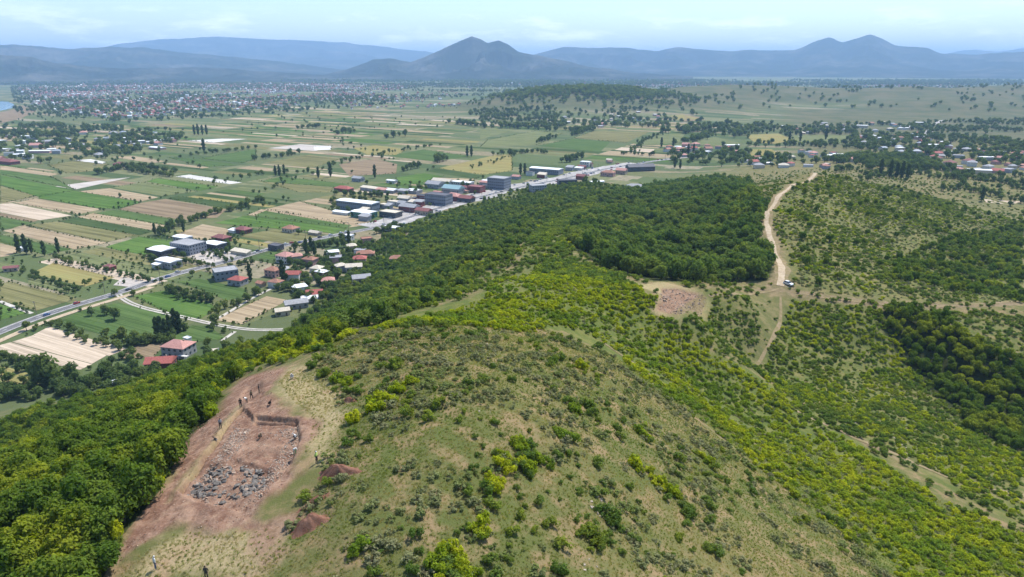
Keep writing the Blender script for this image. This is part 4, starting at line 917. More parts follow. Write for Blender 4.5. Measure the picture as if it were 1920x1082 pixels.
# the town on the far plain: thousands of roofs that read as one mass
tm = []
for rf, wl_, rk in (('red', 'cream', 'hip'), ('orange', 'white', 'hip'), ('white', 'white', 'gable'), ('grey', 'white', 'flat'), ('pink', 'cream', 'hip'), ('cream', 'grey', 'flat'), ('maroon', 'white', 'gable')):
    wv, wf = boxes((-0.5, 0.5, -0.42, 0.42, 0, 0.5)); rv, rff = roof_vf(rk, 1.0, 0.84, 0.5, 0.18, 0.04)
    if rk == 'flat': rv, rff = boxes((-0.5, 0.5, -0.42, 0.42, 0.501, 0.53))
    tm.append(mesh('town_house', wv + rv, wf + [tuple(i + len(wv) for i in q) for q in rff], [WALL[wl_], ROOF[rf]], [0] * len(wf) + [1] * len(rff)))
town_c = collection('town_house', tm)
def px_cloud(poly, n, seed, clump=0.0, wl=250):
    """n ground positions on the far plain, spread evenly over the ground inside an outline"""
    W = np.array([at_z(u, v, 0)[:2] for u, v in poly]); r = np.random.default_rng(seed); out = np.zeros((0, 2))
    while len(out) < n:
        p = np.stack([r.uniform(W[:, 0].min(), W[:, 0].max(), n * 3), r.uniform(W[:, 1].min(), W[:, 1].max(), n * 3)], -1)
        k = inpoly(p[:, 0], p[:, 1], W)
        if clump: k &= r.random(len(p)) < sstep(-clump, clump, fbm(p[:, 0], p[:, 1], wl, seed, 3))
        out = np.concatenate([out, p[k]])
    return out[:n]
TOWN = [(30,166),(200,160),(420,158),(640,158),(780,162),(700,176),(640,190),(520,202),(380,212),(240,224),(120,216),(60,196)]
T = np.concatenate([px_cloud(TOWN, 4800, 5, 0.25, 260), px_cloud([(780,160),(1300,156),(1950,158),(1950,172),(1500,172),(1280,176),(900,168)], 1500, 6, 0.3, 400), px_cloud([(640,176),(880,172),(880,205),(640,205)], 160, 7, 0.2)])
n = len(T); sc3 = np.stack([rr.uniform(7, 13, n), rr.uniform(7, 11, n), rr.uniform(6, 13, n) * np.where(rr.random(n) < 0.08, 2.2, 1)], -1)
scatter_stuff('distant_town', np.column_stack([T, H(T[:, 0], T[:, 1])]), sc3, rr.uniform(0, 3.14, n), rr.choice(len(tm), n, p=[0.16, 0.16, 0.10, 0.20, 0.12, 0.14, 0.12]), town_c, 'distant town of red and white roofs below the mountains', 'town')

# ------------------------------------------------------------------ cars
CARP = {k: plain('car_' + k, c, 0.3, 0.03, 3, 0.0, 0.5) for k, c in {'white': (0.75, 0.75, 0.74), 'silver': (0.42, 0.43, 0.44), 'black': (0.03, 0.03, 0.035), 'red': (0.40, 0.03, 0.03), 'blue': (0.05, 0.10, 0.26)}.items()}
M['tyre'] = plain('tyre', (0.03, 0.03, 0.03), 0.9, 0.1, 5); M['rim'] = plain('rim', (0.45, 0.45, 0.46), 0.35, 0.05, 5, 0.6); M['lamp'] = plain('lamp_glass', (0.7, 0.7, 0.68), 0.2, 0.02, 5); M['lamp_red'] = plain('lamp_red', (0.45, 0.03, 0.03), 0.3, 0.02, 5)
def prof_mesh(name, prof, hw_lo, hw_hi, zlo, zhi, mat):
    V, n = [], len(prof)
    for s in (-1, 1):
        for x, z in prof: V.append((x, s * (hw_lo + (hw_hi - hw_lo) * min(1, max(0, (z - zlo) / (zhi - zlo)))), z))
    F_ = [tuple(range(n)), tuple(range(2 * n - 1, n - 1, -1))] + [(i, i + n, (i + 1) % n + n, (i + 1) % n) for i in range(n)]
    return mesh(name, V, F_, [mat])
body_prof = [(-2.15,0.35),(-2.2,0.75),(-2.12,1.02),(-1.95,1.08),(0.75,1.05),(1.7,0.95),(2.12,0.82),(2.2,0.55),(2.15,0.33),(1.75,0.30),(1.55,0.62),(1.1,0.62),(0.9,0.30),(-0.9,0.30),(-1.1,0.62),(-1.55,0.62),(-1.75,0.30)]
cab_prof = [(-1.95,1.075),(-1.75,1.5),(-1.5,1.62),(0.0,1.62),(0.3,1.55),(0.95,1.045)]
def wheel_v(r, w, n=14):
    V, F_ = [], []
    for s in (-1, 1):
        for i in range(n): a = 2 * math.pi * i / n; V.append((r * math.cos(a), s * w / 2, r * math.sin(a)))
    F_ = [tuple(range(n)), tuple(range(2 * n - 1, n - 1, -1))] + [(i, i + n, (i + 1) % n + n, (i + 1) % n) for i in range(n)]
    return V, F_
def car(P, rot, paint, label, group=None):
    e = obj('parked_car', None, loc=P, rotz=rot); tag(e, label, 'car', group)
    bo = obj('body', prof_mesh('body', body_prof, 0.9, 0.86, 0.3, 1.1, CARP[paint]), e)
    cb = obj('cabin', prof_mesh('cabin', cab_prof, 0.84, 0.62, 1.05, 1.62, M['glass']), e)
    rv, rf = boxes((-1.55, 0.1, -0.64, 0.64, 1.612, 1.66)); obj('roof_panel', mesh('roof_panel', rv, rf, [CARP[paint]]), cb)
    for x in (-1.33, 1.33):
        for y in (-0.82, 0.82):
            wv, wf = wheel_v(0.34, 0.22); w = obj('wheel', mesh('tyre', wv, wf, [M['tyre']]), e, loc=(x, y, 0.34))
            wv, wf = wheel_v(0.2, 0.24, 10); obj('rim', mesh('rim', wv, wf, [M['rim']]), w)
    for y in (-0.62, 0.62):
        v, f = boxes((2.12, 2.2, y - 0.2, y + 0.2, 0.66, 0.8)); obj('headlight', mesh('headlight', v, f, [M['lamp']]), e)
        v, f = boxes((-2.22, -2.14, y - 0.16, y + 0.16, 0.78, 0.98)); obj('tail_light', mesh('tail_light', v, f, [M['lamp_red']]), e)
    return e
cpos = hitg(1478, 534)
car((cpos[0], cpos[1], cpos[2]), math.radians(-62), 'white', 'white car parked at the near end of the dirt track')
def far_car(paint):
    V, F_, I = [], [], []
    for me, mi in ((prof_mesh('b', body_prof, 0.9, 0.86, 0.3, 1.1, CARP[paint]), 0), (prof_mesh('c', cab_prof, 0.84, 0.62, 1.05, 1.62, M['glass']), 1)):
        k = len(V); V += [tuple(v.co) for v in me.vertices]; F_ += [tuple(i + k for i in p.vertices) for p in me.polygons]; I += [mi] * len(me.polygons); bpy.data.meshes.remove(me)
    for x in (-1.33, 1.33):
        for y in (-0.82, 0.82):
            k = len(V); wv, wf = wheel_v(0.34, 0.22, 8); V += [(a + x, b + y, c + 0.34) for a, b, c in wv]; F_ += [tuple(i + k for i in q) for q in wf]; I += [2] * len(wf)
    k = len(V); rv, rf = boxes((-1.55, 0.1, -0.64, 0.64, 1.612, 1.66)); V += rv; F_ += [tuple(i + k for i in q) for q in rf]; I += [0] * 6
    return mesh('car', V, F_, [CARP[paint], M['glass'], M['tyre']], I)
fc = {k: far_car(k) for k in CARP}
for i in range(120):
    k = int(rr.integers(8, len(RQ) - 2)); a = RQ[k]; T = RQ[k + 1] - RQ[k - 1]; T /= np.linalg.norm(T); Nn = np.array([-T[1], T[0]])
    shops = 690 < a[1] < 1180
    if not shops and rr.random() < 0.45: continue
    onroad = (not shops) or rr.random() < 0.3
    w = a + Nn * (rr.choice([-2.3, 2.3]) if onroad else rr.choice([-1, 1]) * rr.uniform(9, 19) + 4)
    p = ['white', 'silver', 'black', 'red', 'blue', 'white', 'silver'][rr.integers(7)]
    ang = math.atan2(T[1], T[0]) + (0 if onroad else math.pi / 2 + rr.normal(0, 0.1))
    lab = f'{p} car driving on the main road' if onroad else f'{p} car parked on the forecourt of the shops'
    o = obj('car', fc[p], loc=(w[0], w[1], float(H(*w)) + 0.28), rotz=ang); tag(o, lab, 'car', lab.replace(' car ', ' cars '))

# utility poles along the road
M['pole'] = plain('pole_wood', (0.20, 0.16, 0.12), 0.9, 0.2, 3)
pv_, pf_ = tube0 = boxes((-0.13, 0.13, -0.13, 0.13, 0, 9.0)); pole_me = mesh('post', pv_, pf_, [M['pole']]); av_, af_ = boxes((-1.0, 1.0, 0.14, 0.24, 8.3, 8.45), (-0.9, -0.8, 0.15, 0.23, 8.451, 8.7), (0.8, 0.9, 0.15, 0.23, 8.451, 8.7)); arm_me = mesh('crossarm', av_, af_, [M['shutter']])
for k in range(3, len(RQ) - 2, 8):
    a = RQ[k]; T = RQ[k + 1] - RQ[k - 1]; T /= np.linalg.norm(T); w = a + np.array([-T[1], T[0]]) * 7.6
    e = obj('utility_pole', None, loc=(w[0], w[1], float(H(*w))), rotz=math.atan2(T[1], T[0]) + math.pi / 2); obj('post', pole_me, e); obj('crossarm', arm_me, e)
    tag(e, 'wooden utility pole beside the main road', 'pole', 'utility poles along the main road')
# ------------------------------------------------------------------ plants: unit shapes (crown radius 1)
def leaf_quads(C_, Nrm, size, r):
    n = len(C_); Nrm = Nrm / (np.linalg.norm(Nrm, axis=1)[:, None] + 1e-9)
    a = np.cross(Nrm, r.normal(size=(n, 3))); a /= np.linalg.norm(a, axis=1)[:, None] + 1e-9; b = np.cross(Nrm, a)
    s = (size * r.uniform(0.6, 1.35, n))[:, None]; l = s * r.uniform(0.9, 1.6, n)[:, None]
    bend = Nrm * (s * r.uniform(-0.25, 0.25, n)[:, None])
    V = np.stack([C_ - a * s * 0.5 - b * l * 0.35, C_ + a * s * 0.15 - b * l * 0.5 + bend, C_ + a * s * 0.5 + b * l * 0.35, C_ - a * s * 0.15 + b * l * 0.5 + bend], 1)
    return V.reshape(-1, 3), np.arange(n * 4).reshape(-1, 4)
def crown(seed, nleaf, size, lobes=9, zc=1.15, rz=0.85, rxy=1.0, lobe=(0.38, 0.62), flat=0.0):
    r = np.random.default_rng(seed); cs = []; rs = []
    for i in range(lobes):
        a = r.uniform(0, 6.283); q = math.sqrt(r.uniform(0.02, 1)) * 0.62 * rxy; z = r.uniform(-0.6, 0.6) * rz * (1 - 0.4 * q)
        cs.append((q * math.cos(a), q * math.sin(a), zc + z)); rs.append(r.uniform(*lobe) * (1 - 0.25 * q))
    cs = np.array(cs); rs = np.array(rs)
    k = r.choice(lobes, nleaf, p=rs ** 2 / (rs ** 2).sum()); d = r.normal(size=(nleaf, 3)); d[:, 2] = d[:, 2] * 0.9 + 0.25
    d /= np.linalg.norm(d, axis=1)[:, None]
    p = cs[k] + d * (rs[k] * r.uniform(0.55, 1.2, nleaf))[:, None]
    D = np.linalg.norm(p[:, None] - cs[None], axis=2) / rs[None]; D[np.arange(nleaf), k] = 9
    keep = (D.min(1) > 0.6) & (p[:, 2] > 0.02); p, d = p[keep], d[keep]
    return leaf_quads(p, d + r.normal(size=p.shape) * 0.42 + np.array([0, 0, 0.45]), size, r)
def tube(path, rad, n=6):
    V, F_ = [], []; path = [Vector(p) for p in path]
    for i, p in enumerate(path):
        T_ = (path[min(i + 1, len(path) - 1)] - path[max(i - 1, 0)]).normalized(); a = T_.cross(Vector((0.3, 1, 0.2))).normalized(); b = T_.cross(a)
        for j in range(n): w = 6.283 * j / n; V.append(tuple(p + (a * math.cos(w) + b * math.sin(w)) * rad[i]))
    for i in range(len(path) - 1):
        for j in range(n): F_.append((i * n + j, i * n + (j + 1) % n, (i + 1) * n + (j + 1) % n, (i + 1) * n + j))
    return V, F_
def limbs(seed, h=1.0, r0=0.09, nb=4, spread=0.55):
    r = random.Random(seed); V, F_ = tube([(0, 0, -0.12), (0.02, 0.01, h * 0.5), (0.03, -0.02, h)], [r0, r0 * 0.75, r0 * 0.4])
    for i in range(nb):
        a = 6.283 * (i + r.random() * 0.5) / nb; z0 = h * r.uniform(0.35, 0.7); v, f = tube([(0.02, 0, z0), (math.cos(a) * spread * 0.5, math.sin(a) * spread * 0.5, z0 + 0.25), (math.cos(a) * spread, math.sin(a) * spread, z0 + 0.6)], [r0 * 0.5, r0 * 0.35, r0 * 0.12], 5)
        k = len(V); V += v; F_ += [tuple(i_ + k for i_ in q) for q in f]
    return V, F_
def joined(name, cv, cf, tv, tf, lm, bm):
    V = [tuple(p) for p in cv] + list(tv); F_ = [tuple(q) for q in cf] + [tuple(i + len(cv) for i in q) for q in tf]
    return mesh(name, V, F_, [lm, bm], [0] * len(cf) + [1] * len(tf))
class Kind:
    """a few shapes of one kind of plant, as whole meshes (for masses) and as crown + trunk (for single plants)"""
    def __init__(s, name, seeds, crown_f, limb_f, leaf, bark='bark'):
        s.name = name; s.whole, s.crowns, s.trunks = [], [], []
        for sd in seeds:
            cv, cf = crown_f(sd); tv, tf = limb_f(sd)
            s.crowns.append(nmesh(name + '_crown', cv, cf, [M[leaf]])); s.trunks.append(mesh(name + '_trunk', tv, tf, [M[bark]]))
            s.whole.append(joined(name, cv, cf, tv, tf, M[leaf], M[bark]))
        s.coll = collection(name, s.whole); s.items = []
    def add(s, P, R, zs=1.0, zone=''):
        P = np.asarray(P, float)
        if P.ndim == 1: P = P[None]
        n = len(P); R = np.broadcast_to(R, n); zs = np.broadcast_to(zs, n)
        z = H(P[:, 0], P[:, 1])
        for i in range(n): s.items.append((P[i, 0], P[i, 1], z[i], R[i], zs[i], zone))
def visible(P):
    """which points the hill does not hide from the camera"""
    t_ = np.linspace(0.03, 0.97, 60); ok = np.ones(len(P), bool)
    for a in t_:
        q = np.array([0, 0, CAMZ]) * (1 - a) + P * a; ok &= q[:, 2] > H(q[:, 0], q[:, 1]) - 0.3
    return ok
def flush(K, single, labels, cat, stuff, stuff_label, stuff_cat, limit=300, split=True, top=1.8):
    it = K.items; A_ = np.array([x[:5] for x in it]); zones = [x[5] for x in it]; r = np.random.default_rng(len(it))
    u, v, dp = project(A_[:, :3]); size = A_[:, 3] / dp
    inside = (u > -5) & (u < 1925) & (v > 100) & (v < 1090)
    vis = visible(A_[:, :3] + np.array([0, 0, 1.0]) * (A_[:, 3] * top * 0.9)[:, None])
    rank = np.argsort(-(size * (inside & vis))); ind = set(int(i) for i in rank[:limit] if inside[i] and vis[i] and zones[i] in labels)
    rot = r.uniform(0, 6.283, len(it)); vi = r.integers(0, len(K.whole), len(it))
    cut = {}
    for zn in labels:
        q = [i for i in ind if zones[i] == zn]
        if q: cut[zn] = (np.median(u[q]), np.median(v[q]), np.quantile(A_[q, 3], 0.33), np.quantile(A_[q, 3], 0.67), len(q))
    for i in ind:
        x, y, z, R, zs = A_[i]; lab, grp = labels[zones[i]]; mu, mv, r1, r2, nq = cut[zones[i]]
        if nq > 24:
            lab = ('small ' if R < r1 else 'large ' if R > r2 else 'medium-sized ') + lab.replace('small ', '').replace('large ', '') + ', ' + ('upper' if v[i] < mv else 'lower') + (' left' if u[i] < mu else ' right') + ' part'
        if split:
            e = obj(single, None, loc=(x, y, z), rotz=rot[i], scale=(R, R, R * zs)); obj('crown', K.crowns[vi[i]], e); obj('trunk', K.trunks[vi[i]], e)
        else: e = obj(single, K.whole[vi[i]], loc=(x, y, z), rotz=rot[i], scale=(R, R, R * zs))
        tag(e, lab, cat, grp)
    rest = np.array([i for i in range(len(it)) if i not in ind])
    if len(rest):
        B_ = A_[rest]; scatter_stuff(stuff, B_[:, :3], np.stack([B_[:, 3], B_[:, 3], B_[:, 3] * B_[:, 4]], -1), rot[rest], vi[rest], K.coll, stuff_label, stuff_cat)

treeK = Kind('tree', range(1, 9), lambda s: crown(s, 1900, 0.125, 9 + s, 1.1, 0.7 + 0.09 * s, lobe=(0.26, 0.6)), lambda s: limbs(s, 1.1, 0.085), 'leaf_dark')
woodK = Kind('woodtree', range(11, 18), lambda s: crown(s, 640, 0.19, s - 3, 1.1, 0.7 + 0.08 * (s - 11), lobe=(0.25, 0.6)), lambda s: limbs(s, 1.1, 0.085), 'leaf_wood')
plainK = Kind('plaintree', range(21, 26), lambda s: crown(s, 420, 0.24, 8, 1.15, 0.95), lambda s: limbs(s, 1.1, 0.09), 'leaf_plain')
yelK = Kind('yellowbush', range(31, 37), lambda s: crown(s, 620, 0.15, 12, 0.5, 0.45, rxy=1.25, lobe=(0.2, 0.45)), lambda s: limbs(s, 0.5, 0.04, 5, 0.6), 'leaf_yellow', 'stem')
grnK = Kind('greenbush', range(41, 47), lambda s: crown(s, 560, 0.155, 11, 0.55, 0.5, rxy=1.25, lobe=(0.2, 0.48)), lambda s: limbs(s, 0.5, 0.04, 5, 0.6), 'leaf_green', 'stem')
gryK = Kind('greyshrub', range(51, 57), lambda s: crown(s, 360, 0.16, 11, 0.36, 0.4, rxy=1.35, lobe=(0.16, 0.4)), lambda s: limbs(s, 0.45, 0.035, 6, 0.7), 'leaf_grey', 'stem')
def pop_crown(s):
    r = np.random.default_rng(s); n = 620; z = r.uniform(0.1, 1.0, n); w = 0.115 * np.sin(np.clip((z - 0.02) / 0.98, 0, 1) * math.pi) ** 0.55 * (1 + 0.35 * np.sin(z * 23 + s)) + 0.012
    a = r.uniform(0, 6.283, n); q = np.sqrt(r.uniform(0.3, 1, n)) * w; P = np.stack([q * np.cos(a), q * np.sin(a), z], -1)
    return leaf_quads(P, np.stack([np.cos(a), np.sin(a), 0.3 + 0 * a], -1) + r.normal(size=P.shape) * 0.5, 0.055, r)
popK = Kind('poplar', range(61, 65), pop_crown, lambda s: tube([(0, 0, -0.03), (0, 0, 0.5), (0, 0, 0.95)], [0.022, 0.015, 0.004]), 'leaf_poplar')

def grid_pts(spacing, xr, yr, seed):
    r = np.random.default_rng(seed); x = np.arange(xr[0], xr[1], spacing); y = np.arange(yr[0], yr[1], spacing)
    X, Y = np.meshgrid(x, y); p = np.stack([X.ravel(), Y.ravel()], -1); return p + r.uniform(-0.5, 0.5, p.shape) * spacing
TRACKL = TQ
def zone_pts(polys, spacing, seed, keep=1.0, nz=0.0, wl=9.0, xr=(-330, 520), yr=(40, 960), off=None):
    p = grid_pts(spacing, xr, yr, seed); r = np.random.default_rng(seed + 1000)
    u, v, dp = project(np.column_stack([p, H(p[:, 0], p[:, 1])])); wob = fbm(p[:, 0], p[:, 1], 22, 333, 3) * 7.0 * FPX / dp; wob2 = fbm(p[:, 0], p[:, 1], 22, 444, 3) * 3.0 * FPX / dp; k = (u > -220) & (u < 2140) & (v < 1230) & inz(u + np.where(dp > 150, wob, wob * 0.15), v + np.where(dp > 150, wob2, 0), *polys)
    p = p[k]; u, v = u[k], v[k]
    pr = np.full(len(p), keep)
    if nz: pr = pr * sstep(-nz, nz, fbm(p[:, 0], p[:, 1], wl, seed, 3))
    ok = r.random(len(p)) < pr
    ok &= seg_dist(p[:, 0], p[:, 1], TRACKL[::6]) > 3.0
    q = (p[:, 1] < 150)
    if q.any():
        clear = np.zeros(len(p), bool)
        for W, mg in ((SOIL, 0.3), (TRENCH, 0.5), (STRAW, -1.0), (STRAW2, -1.0)): clear |= pdist(p[:, 0], p[:, 1], W) > -mg
        ok &= ~clear
    ok &= pdist(p[:, 0], p[:, 1], SITE2S) < 0
    ok &= (seg_dist(p[:, 0], p[:, 1], TRAILS[6]) > 5.0) | (r.random(len(p)) < 0.3)
    ok &= (pdist(p[:, 0], p[:, 1], RAMP) < 1.0) | (r.random(len(p)) < 0.08)
    return p[ok]
rv = np.random.default_rng(99)
def U(a, b, n): return rv.uniform(a, b, n)
def add(K, p, a, b, zone, zs=(0.85, 1.15), pw=1.0): K.add(p, a + (b - a) * rv.random(len(p)) ** pw, U(*zs, len(p)), zone)
# wood on the slope at the left
p = zone_pts([ZF_LEFT], 3.2, 1, 0.9, xr=(-330, -20), yr=(40, 420)); add(treeK, p, 1.5, 3.0, 'left', (0.85, 1.25))
p = zone_pts([ZF_LEFT], 2.2, 2, 0.7, xr=(-330, -20), yr=(40, 420)); add(grnK, p, 0.7, 1.5, 'left')
p = zone_pts([ZF_LEFT], 4.0, 3, 0.8, 0.25, 12, xr=(-330, -20), yr=(40, 420)); add(yelK, p, 1.2, 2.2, 'left', (1.1, 1.9))
p = zone_pts([ZY_LEFT], 2.0, 4, 0.95, xr=(-330, 0), yr=(90, 420)); add(yelK, p, 0.9, 1.6, 'leftband')
p = zone_pts([ZY_LEFT], 4.5, 5, 0.6, xr=(-330, 0), yr=(90, 420)); add(treeK, p, 1.4, 2.3, 'leftband')
# wooded slope and wooded valley
p = zone_pts([ZF_MID], 4.2, 6, 0.85, xr=(-260, 200), yr=(140, 980)); add(woodK, p, 1.1, 2.9, 'mid', (0.7, 1.25))
p = zone_pts([ZF_MID], 5.5, 66, 0.6, 0.2, 30, xr=(-260, 200), yr=(140, 980)); add(grnK, p, 1.6, 3.0, 'mid', (1.0, 1.6))
p = zone_pts([ZF_MID], 5.0, 67, 0.7, 0.25, 45, xr=(-260, 200), yr=(140, 980)); add(yelK, p, 1.4, 2.6, 'mid', (1.0, 1.7))
p = zone_pts([ZF_VAL], 5.0, 68, 0.6, 0.25, 35, xr=(20, 330), yr=(230, 960)); add(grnK, p, 1.8, 3.2, 'val', (1.1, 1.8))
p = zone_pts([ZF_VAL], 4.0, 7, 0.95, xr=(20, 330), yr=(230, 960)); add(woodK, p, 1.2, 4.0, 'val', (0.65, 1.4))
p = zone_pts([ZD_GULLY], 3.4, 8, 0.92, xr=(80, 330), yr=(150, 330)); add(treeK, p, 1.5, 2.7, 'gully', (0.8, 1.15))
# yellow-green scrub round the knoll
p = zone_pts([ZY_BAND], 1.6, 9, 0.98, 0.75, 12, xr=(-80, 300), yr=(60, 300)); add(yelK, p, 0.6, 1.35, 'band')
p = zone_pts([ZY_BAND, ZY_LEFT], 1.15, 209, 0.85, 0.9, 9, xr=(-160, 300), yr=(60, 330)); add(yelK, p, 0.3, 0.75, 'low', (0.7, 1.1))
p = zone_pts([ZG_RIGHT, ZS_RIGHTUP, ZS_RAMP], 1.45, 210, 0.85, 0.75, 13, xr=(20, 360), yr=(90, 340)); add(grnK, p, 0.4, 1.0, 'low', (0.6, 0.95))
p = zone_pts([ZS_FAR], 2.3, 211, 0.75, 0.7, 18, xr=(100, 520), yr=(250, 900)); add(gryK, p, 0.5, 1.1, 'low', (0.7, 1.1))
p = zone_pts([ZS_FAR, ZG_FARLOW], 3.2, 212, 0.6, 0.4, 30, xr=(100, 520), yr=(250, 900)); add(yelK, p, 0.7, 1.5, 'low', (0.7, 1.0))
p = zone_pts([ZY_BAND], 2.6, 10, 0.6, 0.4, 8, xr=(-80, 300), yr=(60, 300)); add(grnK, p, 0.6, 1.2, 'band')
p = zone_pts([ZY_BAND], 2.6, 110, 0.5, xr=(-80, 300), yr=(60, 300)); add(gryK, p, 0.4, 0.8, 'band')
p = zone_pts([ZM_SCRUB], 3.0, 311, 0.5, 0.5, 25, xr=(-120, 200), yr=(180, 980)); add(yelK, p, 0.9, 2.0, 'crest', (0.8, 1.2))
p = zone_pts([ZM_SCRUB], 3.4, 312, 0.85, 0.5, 20, xr=(-120, 200), yr=(180, 980)); add(grnK, p, 1.0, 2.4, 'crest', (0.9, 1.4))
p = zone_pts([ZM_SCRUB], 6.0, 313, 0.6, xr=(-120, 200), yr=(180, 980)); add(woodK, p, 1.4, 2.8, 'mid', (0.8, 1.2))
p = zone_pts([ZY_CREST], 2.7, 11, 0.5, 0.4, 22, xr=(-40, 200), yr=(180, 900)); add(yelK, p, 1.0, 1.8, 'crest')
p = zone_pts([ZY_CREST], 2.6, 12, 0.8, xr=(-40, 200), yr=(180, 900)); add(grnK, p, 1.0, 2.0, 'crest')
# right-hand slopes
p = zone_pts([ZG_RIGHT], 2.1, 13, 0.8, 0.45, 13, xr=(50, 330), yr=(90, 330)); add(yelK, p, 0.7, 1.35, 'right')
p = zone_pts([ZG_RIGHT], 2.2, 14, 0.75, 0.5, 16, xr=(50, 330), yr=(90, 330)); add(grnK, p, 0.7, 1.4, 'right')
p = zone_pts([ZS_RIGHTUP], 2.8, 15, 0.6, 0.4, 18, xr=(100, 360), yr=(150, 340)); add(grnK, p, 0.7, 1.5, 'rightup')
p = zone_pts([ZS_FAR], 2.9, 16, 0.85, 0.55, 20, xr=(100, 520), yr=(250, 900)); add(grnK, p, 0.7, 1.7, 'far', pw=1.6)
p = zone_pts([ZS_FAR], 3.4, 17, 0.6, 0.4, 14, xr=(100, 520), yr=(250, 900)); add(gryK, p, 0.7, 1.5, 'far')
p = zone_pts([ZS_FAR], 13, 18, 0.5, xr=(100, 520), yr=(250, 900)); add(treeK, p, 1.4, 2.4, 'far')
p = zone_pts([ZG_FARLOW], 3.1, 19, 0.9, 0.5, 30, xr=(150, 520), yr=(250, 700)); add(grnK, p, 1.1, 2.2, 'farlow', (0.9, 1.4))
p = zone_pts([ZG_FARLOW], 7, 119, 0.5, xr=(150, 520), yr=(250, 700)); add(treeK, p, 1.8, 2.8, 'farlow')
p = zone_pts([ZS_RAMP], 2.6, 20, 0.6, 0.4, 12, xr=(20, 200), yr=(140, 330)); add(grnK, p, 0.6, 1.3, 'ramp')
p = zone_pts([ZS_RAMP], 3.2, 21, 0.5, 0.3, 9, xr=(20, 200), yr=(140, 330)); add(yelK, p, 0.6, 1.2, 'ramp')
# knoll: low grey-green shrubs and a few clumps of yellow bush
p = zone_pts([ZS_KNOLL], 1.3, 22, 0.74, 0.18, 7.5, xr=(-60, 130), yr=(40, 150)); add(gryK, p, 0.28, 1.25, 'knoll', (0.7, 1.1), pw=1.8)
p = zone_pts([ZS_KNOLL], 2.5, 23, 0.85, 0.17, 11, xr=(-60, 130), yr=(40, 150)); add(grnK, p, 0.35, 1.25, 'knoll', (0.8, 1.2), pw=1.5)
CL = [(715,752,7,1.7),(700,770,4,1.0),(742,688,4,1.1),(770,720,3,0.8),(745,735,3,0.8),(930,912,5,0.9),(945,870,4,1.2),(985,880,6,1.5),(1020,870,4,1.0),(1060,822,5,1.2),(975,835,3,0.7),(1235,905,5,1.2),(1255,925,5,1.2),(1290,965,7,1.6),(1120,1012,5,1.0),(840,1058,6,1.2),(870,1075,4,0.9),
      (672,1030,3,0.6),(605,706,4,0.9),(632,716,3,0.8),(650,722,3,0.7),(1100,765,5,1.2),(1090,690,4,1.4),(1150,980,3,0.7),(900,1000,3,0.9),(1185,870,4,1.2),(1210,820,3,0.9),(585,690,4,0.9),(660,790,3,0.6),(1330,870,5,1.4),(1080,770,3,0.8)]
for i, (u, v, n, sp) in enumerate(CL):
    c = hitg(u, v); q = c[:2] + rv.normal(0, sp * 0.62, (int(n * 1.7), 2)); q = q[pdist(q[:, 0], q[:, 1], SOIL) < -0.3]
    add(yelK if i not in (2, 13, 18, 23, 21, 14, 27) else grnK, q, 0.6, 1.15, 'clump', (1.0, 1.5))
# loose scrub on the rest of the hill
p = np.concatenate([grid_pts(6.0, (-330, 520), (30, 980), 24), grid_pts(3.3, (-200, 220), (130, 980), 25)]); u, v, dp = project(np.column_stack([p, H(p[:, 0], p[:, 1])]))
k = (bil(gx, gy, RZ, p[:, 0], p[:, 1]) > 10) & ~inz(u, v, ZF_LEFT, ZY_LEFT, ZF_MID, ZF_VAL, ZD_GULLY, ZS_KNOLL, ZS_FAR, ZY_BAND, ZG_RIGHT) & (seg_dist(p[:, 0], p[:, 1], TQ[::6]) > 4) & (rv.random(len(p)) < 0.5)
k &= (pdist(p[:, 0], p[:, 1], SOIL) < -2) & (pdist(p[:, 0], p[:, 1], SITE2S) < 0) & (pdist(p[:, 0], p[:, 1], RAMP) < 0) & (pdist(p[:, 0], p[:, 1], STRAW) < 0) & (pdist(p[:, 0], p[:, 1], STRAW2) < 0)
add(grnK, p[k], 0.7, 1.6, 'loose')

